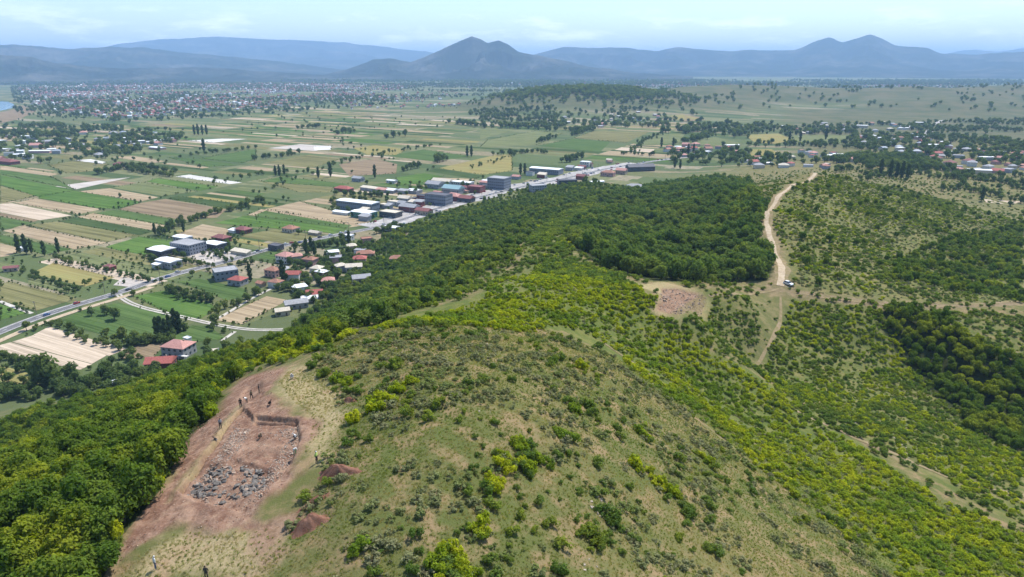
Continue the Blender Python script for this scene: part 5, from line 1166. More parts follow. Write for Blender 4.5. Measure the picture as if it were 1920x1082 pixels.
# trees on the plain
def row(px, spacing, a, b, zone='hedge', K=plainK, jit=0.45, wide=1.0, zs=(0.8, 1.3)):
    L = smooth_line([at_z(u, v, 0)[:2] for u, v in px], spacing * 0.62); L = L + rv.normal(0, jit * spacing * wide, L.shape); add(K, L, a, b, zone, zs)
for px, sp_, a, b in [([(295,442),(340,422),(400,402),(450,392),(490,378)], 6, 2.4, 4.2), ([(0,436),(90,418),(200,395),(305,370),(400,350)], 13, 1.0, 1.9), ([(180,328),(250,312),(330,325)], 8, 3, 5), ([(230,318),(300,330),(330,332)], 8, 3, 5),
     ([(360,292),(420,285),(480,278)], 9, 2.5, 4), ([(480,300),(560,290)], 9, 3, 5), ([(315,548),(350,552),(400,566)], 3.2, 1.8, 2.8), ([(330,558),(380,566)], 4, 1.6, 2.4), ([(100,482),(140,495),(210,512),(300,530)], 5, 1.2, 2.2), ([(40,505),(100,530),(150,545)], 5, 1.0, 1.9),
     ([(60,520),(110,540),(150,548)], 5, 1.0, 1.8), ([(0,672),(60,690),(100,702)], 4, 1.6, 2.6), ([(240,672),(200,700),(160,730),(130,745)], 6, 2.0, 3.4), ([(110,610),(160,640),(230,655)], 5, 1.5, 2.6), ([(220,640),(260,650),(300,640)], 5, 2.2, 3.2),
     ([(490,545),(470,565),(430,580)], 6, 2.0, 3.0), ([(560,500),(620,490),(660,480)], 6, 2.6, 4), ([(565,470),(600,462),(650,462),(690,470)], 6, 2.5, 4), ([(540,520),(590,525),(640,515)], 6, 2.4, 3.8), ([(630,365),(680,370),(730,368)], 7, 2.5, 3.8), ([(1060,305),(1075,300),(1090,298)], 8, 4, 6),
     ([(930,292),(1000,285),(1030,288)], 9, 3, 5), ([(1010,268),(1040,258)], 10, 3.5, 5), ([(1070,255),(1110,240)], 12, 4, 6), ([(560,242),(600,240)], 12, 5, 7), ([(632,252),(665,248)], 12, 5, 7), ([(720,260),(755,256)], 14, 5, 7), ([(1170,290),(1230,292)], 9, 2.5, 4), ([(820,305),(835,300)], 8, 5, 6.5),
     ([(855,230),(900,240),(990,242),(1060,238)], 16, 5, 8), ([(1280,250),(1340,240),(1400,240)], 14, 5, 8), ([(1290,268),(1320,262)], 12, 5, 7), ([(200,262),(300,255),(340,262)], 14, 4, 7), ([(20,300),(60,298)], 10, 4, 6), ([(480,362),(520,350),(545,335)], 12, 1.6, 2.8), ([(600,318),(660,300),(760,282),(830,272)], 15, 2.0, 3.6),
     ([(880,318),(940,300),(985,285)], 14, 1.6, 2.8), ([(1180,290),(1210,262),(1240,252)], 14, 2.4, 4), ([(420,400),(470,392),(540,375)], 10, 1.4, 2.4), ([(0,592),(50,570)], 8, 1.2, 2.0), ([(120,548),(170,530)], 6, 1.4, 2.2), ([(395,478),(450,500)], 7, 1.4, 2.4), ([(280,470),(290,490)], 5, 1.8, 2.6), ([(345,492),(400,500)], 4, 1.4, 2.2),
     ([(700,440),(730,432),(745,428)], 5, 2.2, 3.4), ([(400,345),(470,330),(540,322),(600,330)], 16, 2.2, 4), ([(0,258),(60,252),(120,262)], 14, 5, 8), ([(120,285),(150,282)], 12, 4, 6), ([(640,262),(720,300),(800,320)], 30, 2, 3.4), ([(150,300),(260,300),(350,310)], 34, 2, 4)]:
    row(px, sp_, a, b)
for u, v, R in [(92,722,7.0),(132,712,4.4),(120,740,4),(410,590,3.6),(215,600,4.2),(200,590,3.4),(172,592,3),(225,370,2.6),(135,402,2),(403,608,3.4),(216,555,3),(250,555,2.6),(340,655,2.6),(390,650,2.6),(0,545,4),(250,700,3),(290,715,3),(180,310,3.4),(113,328,3.6),(186,288,5),(455,442,2.6),(560,440,2.6),
                (770,318,5),(778,316,5),(786,315,5),(764,320,5),(757,322,4.5),(640,305,3.5),(650,302,3.5),(660,300,3),(905,335,2.5),(660,325,2.5),(1098,350,5),(1116,352,5),(50,620,3),(230,640,3.4),(400,620,2.6),(455,655,3),(425,662,3),(395,690,3),(520,545,3.4),(535,530,3.4),(548,545,3),(330,480,3),(345,486,3)]:
    add(plainK, np.array([at_z(u, v, 0)[:2]]), R * 0.9, R * 1.1, 'lone', (0.95, 1.25))
# trees round houses, in the gardens at the foot of the hill and in the villages
def cloud(poly, n, a, b, zone, seed, K=plainK, avoid=True, clump=0.3, wl=60):
    p = px_cloud(poly, n, seed, clump, wl)
    if avoid:
        bad = seg_dist(p[:, 0], p[:, 1], RQ[::3]) < 13
        for W, wk in zip(handW, handK):
            c = np.mean(W, 0)
            if np.hypot(*(c - p.mean(0))) < 1500: bad |= pdist(p[:, 0], p[:, 1], W) > (-3.0 if wk == 'pale' else 1.5)
        p = p[~bad]
    add(K, p, a, b, zone)
cloud([(560,470),(720,430),(740,440),(690,480),(640,560),(590,600),(560,570),(520,540),(540,500)], 190, 1.6, 3.6, 'garden', 31, clump=0.3)
cloud([(0,700),(100,690),(150,720),(260,690),(300,700),(250,730),(150,745),(0,760)], 130, 1.6, 3.4, 'garden', 32, clump=0)
cloud([(120,590),(260,600),(350,620),(330,650),(240,660),(120,610)], 60, 1.2, 3.0, 'garden', 33)
cloud([(270,470),(460,440),(500,480),(420,540),(300,520)], 70, 1.4, 2.6, 'garden', 34)
cloud([(620,350),(900,330),(1000,345),(850,375),(700,415),(620,400)], 120, 1.6, 3.4, 'shops', 35)
cloud([(0,235),(150,232),(350,248),(330,278),(180,300),(0,312)], 480, 3, 6.5, 'village', 36)
cloud([(1235,270),(1400,235),(1930,225),(1930,345),(1700,345),(1560,328),(1400,330),(1260,305)], 1500, 3, 6.5, 'village', 37, clump=0.35, wl=140)
cloud([(1540,312),(1640,300),(1760,318),(1780,345),(1640,338),(1560,326)], 230, 3.5, 6.5, 'village', 38, clump=0)
cloud([(880,215),(1280,212),(1400,238),(1260,262),(1020,246),(880,232)], 520, 4, 8, 'village', 39)
cloud([(200,200),(900,172),(1000,225),(700,250),(330,330),(40,360),(0,300),(0,230)], 380, 1.8, 3.8, 'farfield', 40, clump=0.2, wl=300)
cloud([(0,480),(300,440),(500,420),(720,430),(560,600),(400,660),(200,720),(0,720)], 1100, 0.5, 1.5, 'farfield', 43, clump=0.35, wl=40)
pA = px_cloud([(20,162),(500,156),(1930,156),(1930,190),(1280,180),(900,180),(640,205),(240,232),(30,215)], 9500, 41, 0.3, 420); pA = pA[H(pA[:, 0], pA[:, 1]) < 3]; add(plainK, pA, 3.5, 8, 'townpark')
pA = px_cloud([(-40,151.5),(1960,151.5),(1960,160),(-40,162)], 5000, 45, 0.3, 900); add(plainK, pA, 7, 13, 'townpark')
pA = px_cloud([(860,158),(1960,158),(1960,240),(1300,235),(900,215)], 9000, 42, 0.28, 420); hh = H(pA[:, 0], pA[:, 1]); u, v, dp = project(np.column_stack([pA, hh]))
k = (hh > 8) & ((hh > 22) & (u < 1260) & (u > 950) & (rv.random(len(pA)) < 0.6) | (rv.random(len(pA)) < 0.13)); add(woodK, pA[k], 5, 9, 'farhill')
for i in range(3):
    pB = np.stack([rv.normal(330 + 160 * (i - 1), 130, 420), rv.normal(2760, 110, 420)], -1); hh = H(pB[:, 0], pB[:, 1]); add(woodK, pB[hh > 14], 5, 9, 'farhill')
# weedy margins between the fields
for W, wk in zip(handW, handK):
    for i in range(len(W) if wk != 'pale' else 0):
        a, b = np.array(W[i]), np.array(W[(i + 1) % len(W)]); n = int(np.hypot(*(b - a)) / 3.2)
        if rv.random() < 0.6 and n > 3 and a[0] < 250: q = a + (b - a) * (np.arange(n) / n)[:, None] + rv.normal(0, 0.7, (n, 2)); add(plainK, q[rv.random(n) < 0.75], 0.4, 1.1, 'margin', (0.6, 1.2), 2.0)
ZV_R = [(1548,322),(1640,306),(1780,318),(1935,332),(1935,412),(1860,368),(1760,358),(1690,350),(1610,340)]
p = zone_pts([ZV_R], 8.5, 401, 0.75, 0.5, 60, xr=(200, 900), yr=(420, 1400)); add(plainK, p, 1.8, 4.6, 'village')
p = zone_pts([ZV_R, [(1690,350),(1760,358),(1860,368),(1935,400),(1935,430),(1780,395)]], 6.0, 402, 0.7, 0.5, 30, xr=(200, 900), yr=(420, 1400)); add(grnK, p, 0.8, 2.0, 'low')
# poplars
for u, v, h in [(36,474,17),(50,476,18),(60,476,14),(84,480,14),(110,474,14),(517,330,16),(524,330,17),(533,328,16),(597,334,17),(620,332,22),(703,334,20),(876,294,20),(884,294,21),(976,328,18),(984,328,18),(365,253,24),(372,253,26),(380,253,24),(388,253,24),(383,285,26),(291,440,12),(1548,262,26),(1480,266,22),(1500,266,22),
                (296,634,14),(304,636,15),(312,634,13),(320,630,14),(330,624,16),(338,624,14),(532,532,19),(470,528,14),(345,436,12),(1265,315,18),(1275,318,16),(1240,276,20),(1262,276,20),(1290,290,20),(1300,290,20),(1680,335,20),(1690,336,22),(1700,338,20),(1668,333,22),(1650,330,22),(1840,378,16),(575,478,15),(584,474,15),(590,480,14),(655,462,15)]:
    P = at_z(u, v, 0)[:2] if u < 1290 else hitg(u, v)[:2]; popK.add(P, h, 1.0, 'pop')

flush(treeK, 'broadleaf_tree', {'left': ('dark green broadleaf tree in the wood left of the big excavation', 'trees of the wood left of the big excavation'), 'leftband': ('small tree among the yellow-green bushes above the red-roofed houses', 'small trees among the bushes above the red-roofed houses'),
      'gully': ('dark tree in the shady gully on the right', 'trees of the gully on the right'), 'far': ('lone small tree on the slope right of the dirt track', 'lone trees right of the dirt track'), 'farlow': ('tree in the green hollow at the right edge', 'trees in the hollow at the right edge')}, 'tree', 'slope_woodland', 'wood of broadleaf trees on the slopes of the hill', 'wood')
flush(woodK, 'woodland_tree', {'mid': ('deep green tree on the wooded slope above the main road', 'trees on the wooded slope above the road'), 'val': ('deep green tree in the wooded valley left of the dirt track', 'trees of the wooded valley left of the dirt track')}, 'tree', 'valley_woodland', 'dense wood filling the valley and the slope above the road', 'wood')
flush(plainK, 'hedgerow_tree', {'hedge': ('green tree in a hedgerow between the fields', 'hedgerow trees between the fields'), 'lone': ('single round tree standing beside fields and lanes', 'single trees on the plain'), 'garden': ('tree in the gardens below the hill', 'garden trees below the hill'), 'shops': ('tree between the roadside shops', 'trees between the roadside shops'),
      'village': ('tree between village houses on the plain', 'village trees on the plain')}, 'tree', 'distant_trees', 'far trees scattered over the plain and the town', 'trees', split=False)
flush(yelK, 'yellow_bush', {'band': ('yellow-green bush in the bushy belt below the hilltop', 'yellow-green bushes of the belt below the hilltop'), 'clump': ('yellow-green bush standing alone on the grassy hilltop', 'yellow-green bushes on the grassy hilltop'), 'left': ('tall yellow-green bush at the edge of the left wood', 'yellow-green bushes in the left wood'),
      'leftband': ('yellow-green bush on the slope above the red-roofed houses', 'yellow-green bushes above the red-roofed houses'), 'right': ('yellow-green bush on the right-hand slope', 'yellow-green bushes on the right-hand slope'), 'ramp': ('yellow-green bush beside the grassy ramp', 'yellow-green bushes beside the grassy ramp')}, 'bush', 'yellow_scrub', 'belt of yellow-green scrub round the hill', 'scrub', split=False, top=1.1)
flush(grnK, 'green_bush', {'band': ('green bush among the yellow ones below the hilltop', 'green bushes of the belt below the hilltop'), 'knoll': ('low green bush on the grassy hilltop', 'green bushes on the grassy hilltop'), 'clump': ('leafy green bush in a clump on the hilltop', 'leafy green bushes in hilltop clumps'), 'left': ('green bush under the trees of the left wood', 'green bushes in the left wood'),
      'right': ('green bush on the right-hand slope', 'green bushes on the right-hand slope'), 'far': ('green bush on the slope right of the dirt track', 'green bushes right of the dirt track'), 'rightup': ('green bush above the shady gully', 'green bushes above the gully'), 'ramp': ('green bush beside the grassy ramp', 'green bushes beside the grassy ramp')}, 'bush', 'green_scrub', 'green scrub dotted over the slopes', 'scrub', split=False, top=1.1)
flush(gryK, 'grey_shrub', {'knoll': ('low grey-green thorny shrub on the grassy hilltop', 'grey-green shrubs on the grassy hilltop'), 'band': ('grey-green shrub between yellow bushes', 'grey-green shrubs between yellow bushes')}, 'shrub', 'grey_scrub', 'grey-green low scrub on the hill', 'scrub', split=False, top=0.9)
flush(popK, 'poplar_tree', {'pop': ('tall narrow dark poplar on the plain', 'tall narrow poplars on the plain')}, 'tree', 'far_poplars', 'far poplars', 'trees', top=0.95)

# grass tufts on the hilltop
def tuft(seed, nb, hgt, wid):
    r = np.random.default_rng(seed); V, F_ = [], []
    for i in range(nb):
        a = r.uniform(0, 6.283); q = r.uniform(0, wid); x, y = q * math.cos(a), q * math.sin(a); b = r.uniform(0, 6.283); w = 0.035 * r.uniform(0.7, 1.4); h = hgt * r.uniform(0.5, 1.1); l = r.uniform(0.05, 0.5) * h
        k = len(V); dx, dy = math.cos(b) * w, math.sin(b) * w
        V += [(x - dx, y - dy, -0.02), (x + dx, y + dy, -0.02), (x + l * math.cos(a), y + l * math.sin(a), h)]; F_.append((k, k + 1, k + 2))
    return V, F_
for nm, mat, seed, keep, lab in (('dry_grass', 'grass_dry', 71, 0.55, 'dry straw-coloured grass on the hilltop'), ('green_grass', 'grass_green', 72, 0.65, 'green grass on the hilltop')):
    ms = [mesh(nm, *tuft(seed * 10 + i, 16, 0.30, 0.22), [M[mat]]) for i in range(5)]
    p = grid_pts(0.36, (-62, 112), (44, 150), seed); u, v, dp = project(np.column_stack([p, H(p[:, 0], p[:, 1])]))
    fn = fbm(p[:, 0], p[:, 1], 8, 70, 3) * (1 if nm == 'dry_grass' else -1)
    k = (u > -40) & (u < 1960) & (v < 1120) & (rv.random(len(p)) < keep * sstep(-0.5, 0.35, fn)) & inz(u, v, ZS_KNOLL, ZY_BAND, [(480,1100),(560,980),(640,800),(600,690),(700,600),(1000,600),(1200,690)], [(200,1200),(230,1060),(330,1000),(520,990),(600,1200)], [(500,700),(610,690),(660,760),(640,860),(570,850),(590,790)])
    k &= (pdist(p[:, 0], p[:, 1], SOIL) < -0.2) & (pdist(p[:, 0], p[:, 1], TRENCH) < -0.2)
    if nm == 'green_grass': k &= ((pdist(p[:, 0], p[:, 1], STRAW) < 0.3) & (pdist(p[:, 0], p[:, 1], STRAW2) < 0.3)) | (rv.random(len(p)) < 0.3)
    p = p[k]; n = len(p)
    scatter_stuff(nm, np.column_stack([p, H(p[:, 0], p[:, 1])]), rv.uniform(0.45, 1.0, n), rv.uniform(0, 6.283, n), rv.integers(0, 5, n), collection(nm, ms), lab, 'grass')
# ------------------------------------------------------------------ excavations: stones, rubble, spoil heaps
def hull(seed, n=13, sq=(1, 0.8, 0.55)):
    r = np.random.default_rng(seed); P = r.normal(size=(n, 3)); P /= np.linalg.norm(P, axis=1)[:, None]; P *= r.uniform(0.8, 1.1, (n, 1)) * np.array(sq)
    b = bmesh.new()
    for p in P: b.verts.new(p)
    g_ = bmesh.ops.convex_hull(b, input=b.verts[:]); bmesh.ops.delete(b, geom=[v for v in b.verts if not v.link_faces], context='VERTS')
    return b
def hull_mesh(seed, mat): b = hull(seed); me = bpy.data.meshes.new('stone'); b.to_mesh(me); b.free(); me.materials.append(mat); return me
M['stone_dark'] = plain('stone_dark', (0.19, 0.17, 0.148), 0.95, 0.3, 3); M['stone_pale'] = plain('stone_pale', (0.38, 0.275, 0.205), 0.95, 0.22, 3); M['stone_white'] = plain('stone_white', (0.42, 0.35, 0.28), 0.95, 0.2, 3)
m, t, o = nt('spoil_earth'); M['spoil'] = m
g = N(t, 'ShaderNodeNewGeometry'); n1 = noise_node(t, 1.2, 5, 0.65, g.outputs['Position']); n2 = noise_node(t, 9, 3, 0.6, g.outputs['Position'])
c = mix(t, ramp(t, n1.outputs['Fac'], 0.35, 0.65), (0.165, 0.078, 0.052), (0.235, 0.125, 0.085)); c = mix(t, ramp(t, n2.outputs['Fac'], 0.55, 0.75, 0, 0.6), c, (0.33, 0.21, 0.155))
d = N(t, 'ShaderNodeBsdfDiffuse'); bp = N(t, 'ShaderNodeBump'); bp.inputs['Strength'].default_value = 0.7; bp.inputs['Distance'].default_value = 0.15
t.links.new(n2.outputs['Fac'], bp.inputs['Height']); t.links.new(bp.outputs[0], d.inputs['Normal']); t.links.new(c, d.inputs['Color']); t.links.new(d.outputs[0], o.inputs['Surface'])
SD = [hull_mesh(i, M['stone_dark']) for i in range(5)]; SPL = [hull_mesh(10 + i, M['stone_pale']) for i in range(5)]; SW = [hull_mesh(20 + i, M['stone_white']) for i in range(4)]
rs_ = np.random.default_rng(404)
def poly_pts(W, n, seed):
    W = np.array(W); r = np.random.default_rng(seed); out = np.zeros((0, 2))
    while len(out) < n:
        p = np.stack([r.uniform(W[:, 0].min(), W[:, 0].max(), n * 3), r.uniform(W[:, 1].min(), W[:, 1].max(), n * 3)], -1); out = np.concatenate([out, p[inpoly(p[:, 0], p[:, 1], W)]])
    return out[:n]
def stone(par, base, p, s, lift=0.15, off=(0, 0, 0)):
    o = obj('stone', base[rs_.integers(len(base))], par, loc=(p[0] - off[0], p[1] - off[1], float(H(*p)) + s * lift - off[2]), scale=(s * rs_.uniform(0.8, 1.25), s * rs_.uniform(0.8, 1.2), s * rs_.uniform(0.7, 1.1)))
    o.rotation_euler = (rs_.uniform(-0.5, 0.5), rs_.uniform(-0.5, 0.5), rs_.uniform(0, 6.28)); return o
def rubble(name, par, P, s0, s1, mats, off):
    V, F_, I = [], [], []; protos = []
    for sd in range(6):
        b = hull(sd + 50, 9); b.verts.index_update(); protos.append(([tuple(v.co) for v in b.verts], [tuple(v.index for v in f.verts) for f in b.faces])); b.free()
    z = H(P[:, 0], P[:, 1])
    for i, p in enumerate(P):
        v, f = protos[i % 6]; s = rs_.uniform(s0, s1); a = rs_.uniform(0, 6.28); c, q = math.cos(a) * s, math.sin(a) * s; k = len(V)
        V += [(x * c - y * q + p[0] - off[0], x * q + y * c + p[1] - off[1], w * s + z[i] + 0.15 * s - off[2]) for x, y, w in v]; F_ += [tuple(j + k for j in g_) for g_ in f]; I += [int(rs_.integers(len(mats)))] * len(f)
    o = obj(name, mesh(name, V, F_, mats, I), par); o['kind'] = 'stuff'; return o
c0 = np.mean(TRENCH, 0); base0 = (c0[0], c0[1], float(H(*c0)))
ruin = tag(obj('stone_ruin', None, loc=base0), 'excavated stone ruin with grey boulders and pale rubble in the red trench', 'ruin')
wallL = wpoly([(348,920),(392,872),(428,862),(440,880),(405,905),(385,925)]); wallR = wpoly([(448,862),(505,875),(498,900),(470,918),(445,925),(438,905),(460,888)]); wallF = wpoly([(385,918),(440,905),(450,925),(410,940),(375,938)])
nst = 0
for W, n, sd in ((wallL, 112, 1), (wallR, 84, 2), (wallF, 14, 3)):
    for p in poly_pts(W, n, sd): stone(ruin, SD if rs_.random() < 0.8 else SPL, p, rs_.uniform(0.20, 0.50), 0.22, base0)
bandL = wpoly([(360,905),(398,858),(440,795),(470,800),(450,835),(425,858),(392,870)]); bandR = wpoly([(505,865),(540,820),(560,800),(556,840),(535,875),(500,920),(470,945),(480,915)]); topR = wpoly([(520,800),(560,795),(562,820),(530,815)])
for W, n, sd in ((bandL, 44, 4), (bandR, 30, 5), (topR, 14, 6)):
    for p in poly_pts(W, n, sd): stone(ruin, SPL if rs_.random() < 0.8 else SW, p, rs_.uniform(0.12, 0.26), 0.15, base0)
rubble('rubble', ruin, np.concatenate([poly_pts(bandL, 650, 7), poly_pts(bandR, 480, 8), poly_pts(topR, 160, 9), poly_pts(TRENCH, 500, 10), poly_pts(STONEPIT, 300, 11)]), 0.05, 0.16, [M['stone_pale'], M['stone_white'], M['stone_dark']], base0)
clods = poly_pts(SOIL, 2600, 14); clods = clods[rs_.random(len(clods)) < sstep(-0.4, 0.4, fbm(clods[:, 0], clods[:, 1], 5, 15, 3))]
rubble('soil_clods', ruin, clods, 0.04, 0.15, [M['stone_pale'], M['spoil'], M['spoil']], base0)
c1 = np.mean(SITE2, 0); base1 = (c1[0], c1[1], float(H(*c1)))
ruin2 = tag(obj('stone_ruin', None, loc=base1), 'smaller reddish stone excavation on the saddle below the parked car', 'ruin')
for p in poly_pts(SITE2, 170, 12): stone(ruin2, SPL if rs_.random() < 0.75 else SD, p, rs_.uniform(0.25, 0.6), 0.3, base1)
rubble('rubble', ruin2, poly_pts(SITE2, 1700, 13), 0.10, 0.28, [M['stone_pale'], M['stone_white']], base1)
def heap(u, v, rx, ry, h, rot, label, seed):
    P = hitg(u, v); V, F_ = [], []; nr_, na_ = 16, 40
    for i in range(nr_ + 1):
        q = i / nr_
        for j in range(na_):
            a = 6.283 * j / na_; w = q * (1 + 0.16 * math.sin(3 * a + seed) + 0.1 * math.sin(7 * a + 2 * seed)); x0, y0 = rx * w * math.cos(a), ry * w * math.sin(a)
            x, y = x0 * math.cos(rot) - y0 * math.sin(rot), x0 * math.sin(rot) + y0 * math.cos(rot); wx, wy = P[0] + x, P[1] + y
            z = float(H(wx, wy)) - P[2] + h * (0.5 + 0.5 * math.cos(math.pi * q)) * (1 + 0.5 * float(fbm(np.array(wx), np.array(wy), 1.1, seed, 4))) - 0.05; V.append((x, y, z))
    for i in range(nr_):
        for j in range(na_): F_.append((i * na_ + j, (i + 1) * na_ + j, (i + 1) * na_ + (j + 1) % na_, i * na_ + (j + 1) % na_))
    tag(obj('spoil_heap', mesh('spoil_heap', V, F_, [M['spoil']], smooth=True), loc=P), label, 'heap')
heap(632, 888, 3.3, 1.5, 1.1, -0.25, 'reddish spoil heap below the worker in black trousers right of the trench', 1)
heap(578, 985, 2.4, 1.7, 1.2, 0.2, 'rounded reddish spoil heap at the lower right of the excavation', 2)
heap(654, 752, 1.9, 1.0, 0.6, -0.3, 'small reddish spoil heap beside the bushes above the trench', 3)
heap(590, 940, 2.4, 0.9, 0.5, 0.5, 'low grassy earth bank between the two larger spoil heaps', 4)
# pale limestone rocks lying in the grass
rk = 0
for u, v, n, sp, s in [(1118,955,9,0.5,0.22),(1128,935,8,0.5,0.2),(700,642,14,1.6,0.2),(720,640,10,1.3,0.2),(770,655,8,2.0,0.15),(925,645,6,1.5,0.18),(1130,650,5,2,0.2),(915,770,3,1.0,0.16),(655,690,3,0.8,0.14),(1190,690,3,1,0.25),(1225,722,2,0.6,0.3),(640,745,3,0.7,0.13),(690,905,2,0.6,0.13),(1090,1060,4,1.0,0.18),(1670,820,10,2.5,0.35),(1700,850,8,2.5,0.3),(1610,795,8,2.5,0.32)]:
    c = hitg(u, v)
    for q in c[:2] + rs_.normal(0, sp, (n, 2)):
        ss = s * rs_.uniform(0.6, 1.4); o = obj('limestone_rock', SW[rs_.integers(4)], loc=(q[0], q[1], float(H(*q)) + ss * 0.2), rotz=rs_.uniform(0, 6), scale=ss)
        uu, vv, dd = project(np.array([q[0], q[1], float(H(*q))])); where = 'on the stony rim of the hilltop' if vv < 665 and uu < 1000 else ('along the bare strip on the right slope' if uu > 1500 else 'in the grass of the hilltop')
        tag(o, f'pale limestone rock {where}', 'rock', f'pale rocks {where}')

# ------------------------------------------------------------------ people
PM = {k: plain('cloth_' + k, c, 0.9, 0.1, 8) for k, c in {'white': (0.70, 0.70, 0.68), 'black': (0.025, 0.025, 0.03), 'jeans': (0.10, 0.13, 0.19), 'green': (0.18, 0.36, 0.14), 'khaki': (0.25, 0.20, 0.12), 'grey': (0.28, 0.29, 0.31), 'hivis': (0.55, 0.68, 0.18), 'dark': (0.06, 0.055, 0.05), 'pale': (0.55, 0.55, 0.60)}.items()}
PM['skin'] = plain('skin', (0.42, 0.25, 0.17), 0.6, 0.06, 8); PM['hair'] = plain('hair', (0.03, 0.02, 0.015), 0.7, 0.1, 8); PM['shoe'] = plain('shoe', (0.05, 0.04, 0.035), 0.7, 0.1, 8)
def rx(p, piv, a):
    p = Vector(p) - Vector(piv); return Matrix.Rotation(a, 3, 'X') @ p + Vector(piv)
def person_mesh(pose, shirt, legs, hat):
    bend = {'stand': 0.04, 'stride': 0.12, 'bend': 1.15, 'crouch': 0.75, 'sit': 0.5}[pose]; pz = {'stand': 0.95, 'stride': 0.93, 'bend': 0.90, 'crouch': 0.42, 'sit': 0.36}[pose]
    J, R, E_, tagv = [], [], [], []
    def v(p, r, prev=None, t_='shirt'):
        J.append(Vector(p)); R.append(r); tagv.append(t_)
        if prev is not None: E_.append((prev, len(J) - 1))
        return len(J) - 1
    up = lambda x, y, z: rx((x, y, pz + z), (0, 0, pz), bend)
    pel = v((0, 0, pz), 0.15, None, 'legs'); sp = v(up(0, 0.01, 0.2), 0.135, pel); ch = v(up(0, 0.0, 0.42), 0.15, sp); nk = v(up(0, 0.0, 0.56), 0.06, ch, 'skin')
    hb = bend * 0.45; h0 = up(0, 0, 0.56); hd = lambda y, z: Vector(h0) + Matrix.Rotation(hb, 3, 'X') @ Vector((0, y, z))
    h1 = v(hd(-0.02, 0.10), 0.085, nk, 'skin'); h2 = v(hd(-0.015, 0.19), 0.10, h1, 'hat'); h3 = v(hd(-0.01, 0.26), 0.06, h2, 'hat'); v(hd(-0.125, 0.12), 0.018, h1, 'skin')
    for s in (-1, 1):
        v(hd(0.0, 0.14) + Vector((s * 0.085, 0, 0)), 0.02, h1, 'skin')
        sh = v(up(s * 0.185, 0.0, 0.46), 0.075, ch)
        if pose in ('stand', 'stride'): el, wr = (s * 0.25, 0.05 + 0.1 * s * (pose == 'stride'), pz + 0.2), (s * 0.26, -0.06 - 0.12 * s * (pose == 'stride'), pz - 0.03)
        else: el = up(s * 0.25, -0.12, 0.24); wr = Vector(el) + Vector((-s * 0.05, -0.16, -0.22))
        e = v(el, 0.052, sh); w = v(wr, 0.038, e, 'skin'); dr = (Vector(wr) - Vector(el)).normalized(); pm = v(Vector(wr) + dr * 0.07, 0.036, w, 'skin')
        for f_, (ox, ln) in enumerate(((-0.03, 0.075), (-0.01, 0.088), (0.01, 0.082), (0.03, 0.065))):
            k1 = v(Vector(wr) + dr * 0.115 + Vector((0, ox, 0)), 0.010, pm, 'skin'); v(Vector(wr) + dr * (0.115 + ln * 0.7) + Vector((-s * 0.02, ox, 0)), 0.009, k1, 'skin')
        v(Vector(wr) + dr * 0.07 + Vector((0, -0.055, 0)), 0.011, w, 'skin')
        hp = v((s * 0.095, 0.0, pz - 0.05), 0.105, pel, 'legs')
        if pose == 'crouch': kn, an = (s * 0.16, -0.38, 0.44), (s * 0.14, -0.12, 0.09)
        elif pose == 'sit': kn, an = (s * 0.15, -0.42, 0.40), (s * 0.14, -0.40, 0.09)
        elif pose == 'stride': kn, an = (s * 0.10, -0.16 * s - 0.06, 0.50), (s * 0.10, -0.24 * s + 0.05, 0.09)
        else: kn, an = (s * 0.12, -0.03, 0.49), (s * 0.13, 0.03, 0.09)
        kk = v(kn, 0.072, hp, 'legs'); a_ = v(an, 0.048, kk, 'legs'); v(Vector(an) + Vector((s * 0.01, -0.17, -0.05)), 0.04, a_, 'shoe')
    me = bpy.data.meshes.new('person'); me.from_pydata([tuple(p) for p in J], E_, []); ob = bpy.data.objects.new('tmp', me); COL.objects.link(ob)
    sk = ob.modifiers.new('skin', 'SKIN')
    for i, q in enumerate(me.skin_vertices[0].data): q.radius = (R[i], R[i]); q.use_root = (i == 0)
    sb = ob.modifiers.new('sub', 'SUBSURF'); sb.levels = 1; sb.render_levels = 1
    dg = bpy.context.evaluated_depsgraph_get(); dg.update(); ev = ob.evaluated_get(dg); out = bpy.data.meshes.new_from_object(ev)
    bpy.data.objects.remove(ob); out.materials.clear()
    ks = ['shirt', 'legs', 'skin', 'shoe', 'hat']
    for k in ks: out.materials.append({'shirt': PM[shirt], 'legs': PM[legs], 'skin': PM['skin'], 'shoe': PM['shoe'], 'hat': PM[hat]}[k])
    JJ = np.array([tuple(p) for p in J]); RR = np.array(R)
    for p in out.polygons:
        c = np.array(p.center); i = int(np.argmin(np.linalg.norm(JJ - c, axis=1) - RR)); p.material_index = ks.index(tagv[i]); p.use_smooth = True
    return out
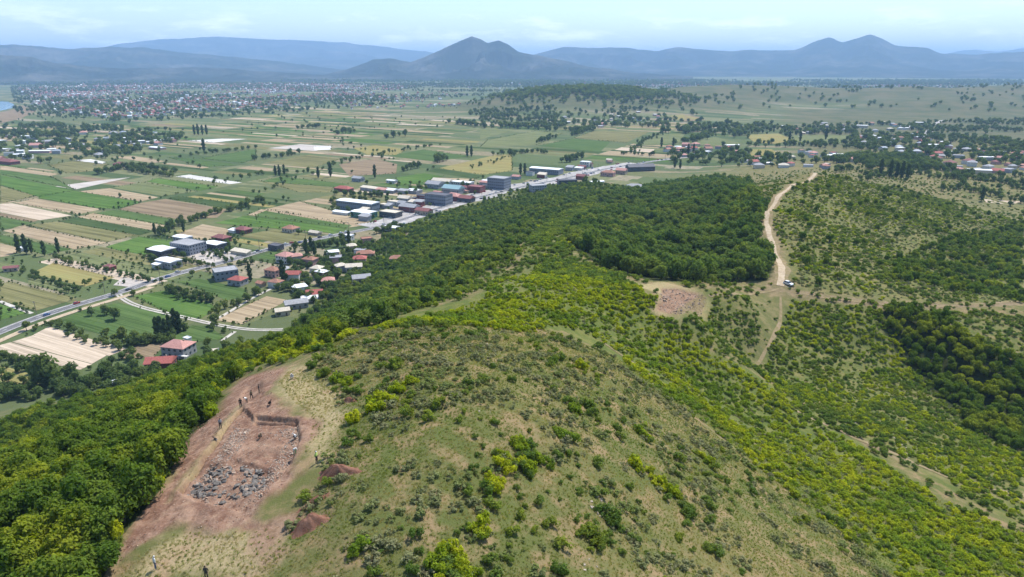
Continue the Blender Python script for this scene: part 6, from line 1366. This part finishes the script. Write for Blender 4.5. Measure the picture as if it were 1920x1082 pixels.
for u, v, pose, shirt, legs, hat, rot, lab in [
  (292,1067,'stand','white','jeans','white',2.4,'person in a white top and grey-blue trousers standing alone at the bottom left'),
  (594,868,'stand','hivis','black','white',1.2,'person in a pale yellow vest and black trousers by the spoil heap'),
  (553,852,'bend','white','green','white',0.6,'person in a white top bending over at the right edge of the trench'),
  (556,822,'crouch','white','dark','white',-0.8,'person in white crouching at the upper right corner of the trench'),
  (452,764,'stand','dark','black','hair',0.3,'person in dark clothes, leftmost of the group above the trench'),
  (463,755,'bend','white','dark','hair',-0.4,'person in a white top stooping amid the group above the trench'),
  (472,748,'stride','khaki','dark','hair',0.9,'person in khaki walking by the small pit above the trench'),
  (486,737,'stand','dark','dark','hair',2.0,'person in dark clothes, rightmost of the group by the small pit'),
  (504,760,'crouch','black','black','hair',1.6,'person in black crouching on the grass right of the small pit'),
  (548,709,'sit','pale','grey','white',0.2,'person in pale clothes sitting on the bare path at the hill edge'),
  (414,803,'stand','grey','dark','hair',0.8,'person in grey standing outside the left edge of the trench'),
  (407,828,'crouch','dark','grey','hair',-0.9,'person in dark clothes crouching at the left edge of the trench'),
  (486,822,'crouch','khaki','dark','khaki',1.1,'person in khaki crouching in the middle of the red trench'),
  (388,1086,'stand','dark','dark','hair',0.1,'person in dark clothes cut off by the bottom edge')]:
    P = hitg(u, v); o = obj('person', person_mesh(pose, shirt, legs, hat), loc=(P[0], P[1], float(H(P[0], P[1])) - 0.02), rotz=rot); tag(o, lab, 'person')

# ------------------------------------------------------------------ labels of alike things: where one can find them
ORD = ['first', 'second', 'third', 'fourth', 'fifth', 'sixth', 'seventh', 'eighth', 'ninth', 'tenth', 'eleventh', 'twelfth']
bpy.context.view_layer.update()
by = {}
for o in sc.objects:
    if o.parent is None and 'label' in o and 'category' in o and o.get('kind') is None: by.setdefault(o['label'], []).append(o)
for lab, L in by.items():
    if 1 < len(L) <= 12:
        L.sort(key=lambda q: float(project(np.array(q.location))[0]))
        for i, q in enumerate(L):
            w = 'leftmost' if i == 0 else ('rightmost' if i == len(L) - 1 else f'{ORD[i]} from the left')
            if len((lab + ' ' + w).split()) <= 16: q['label'] = f'{lab}, {w}'
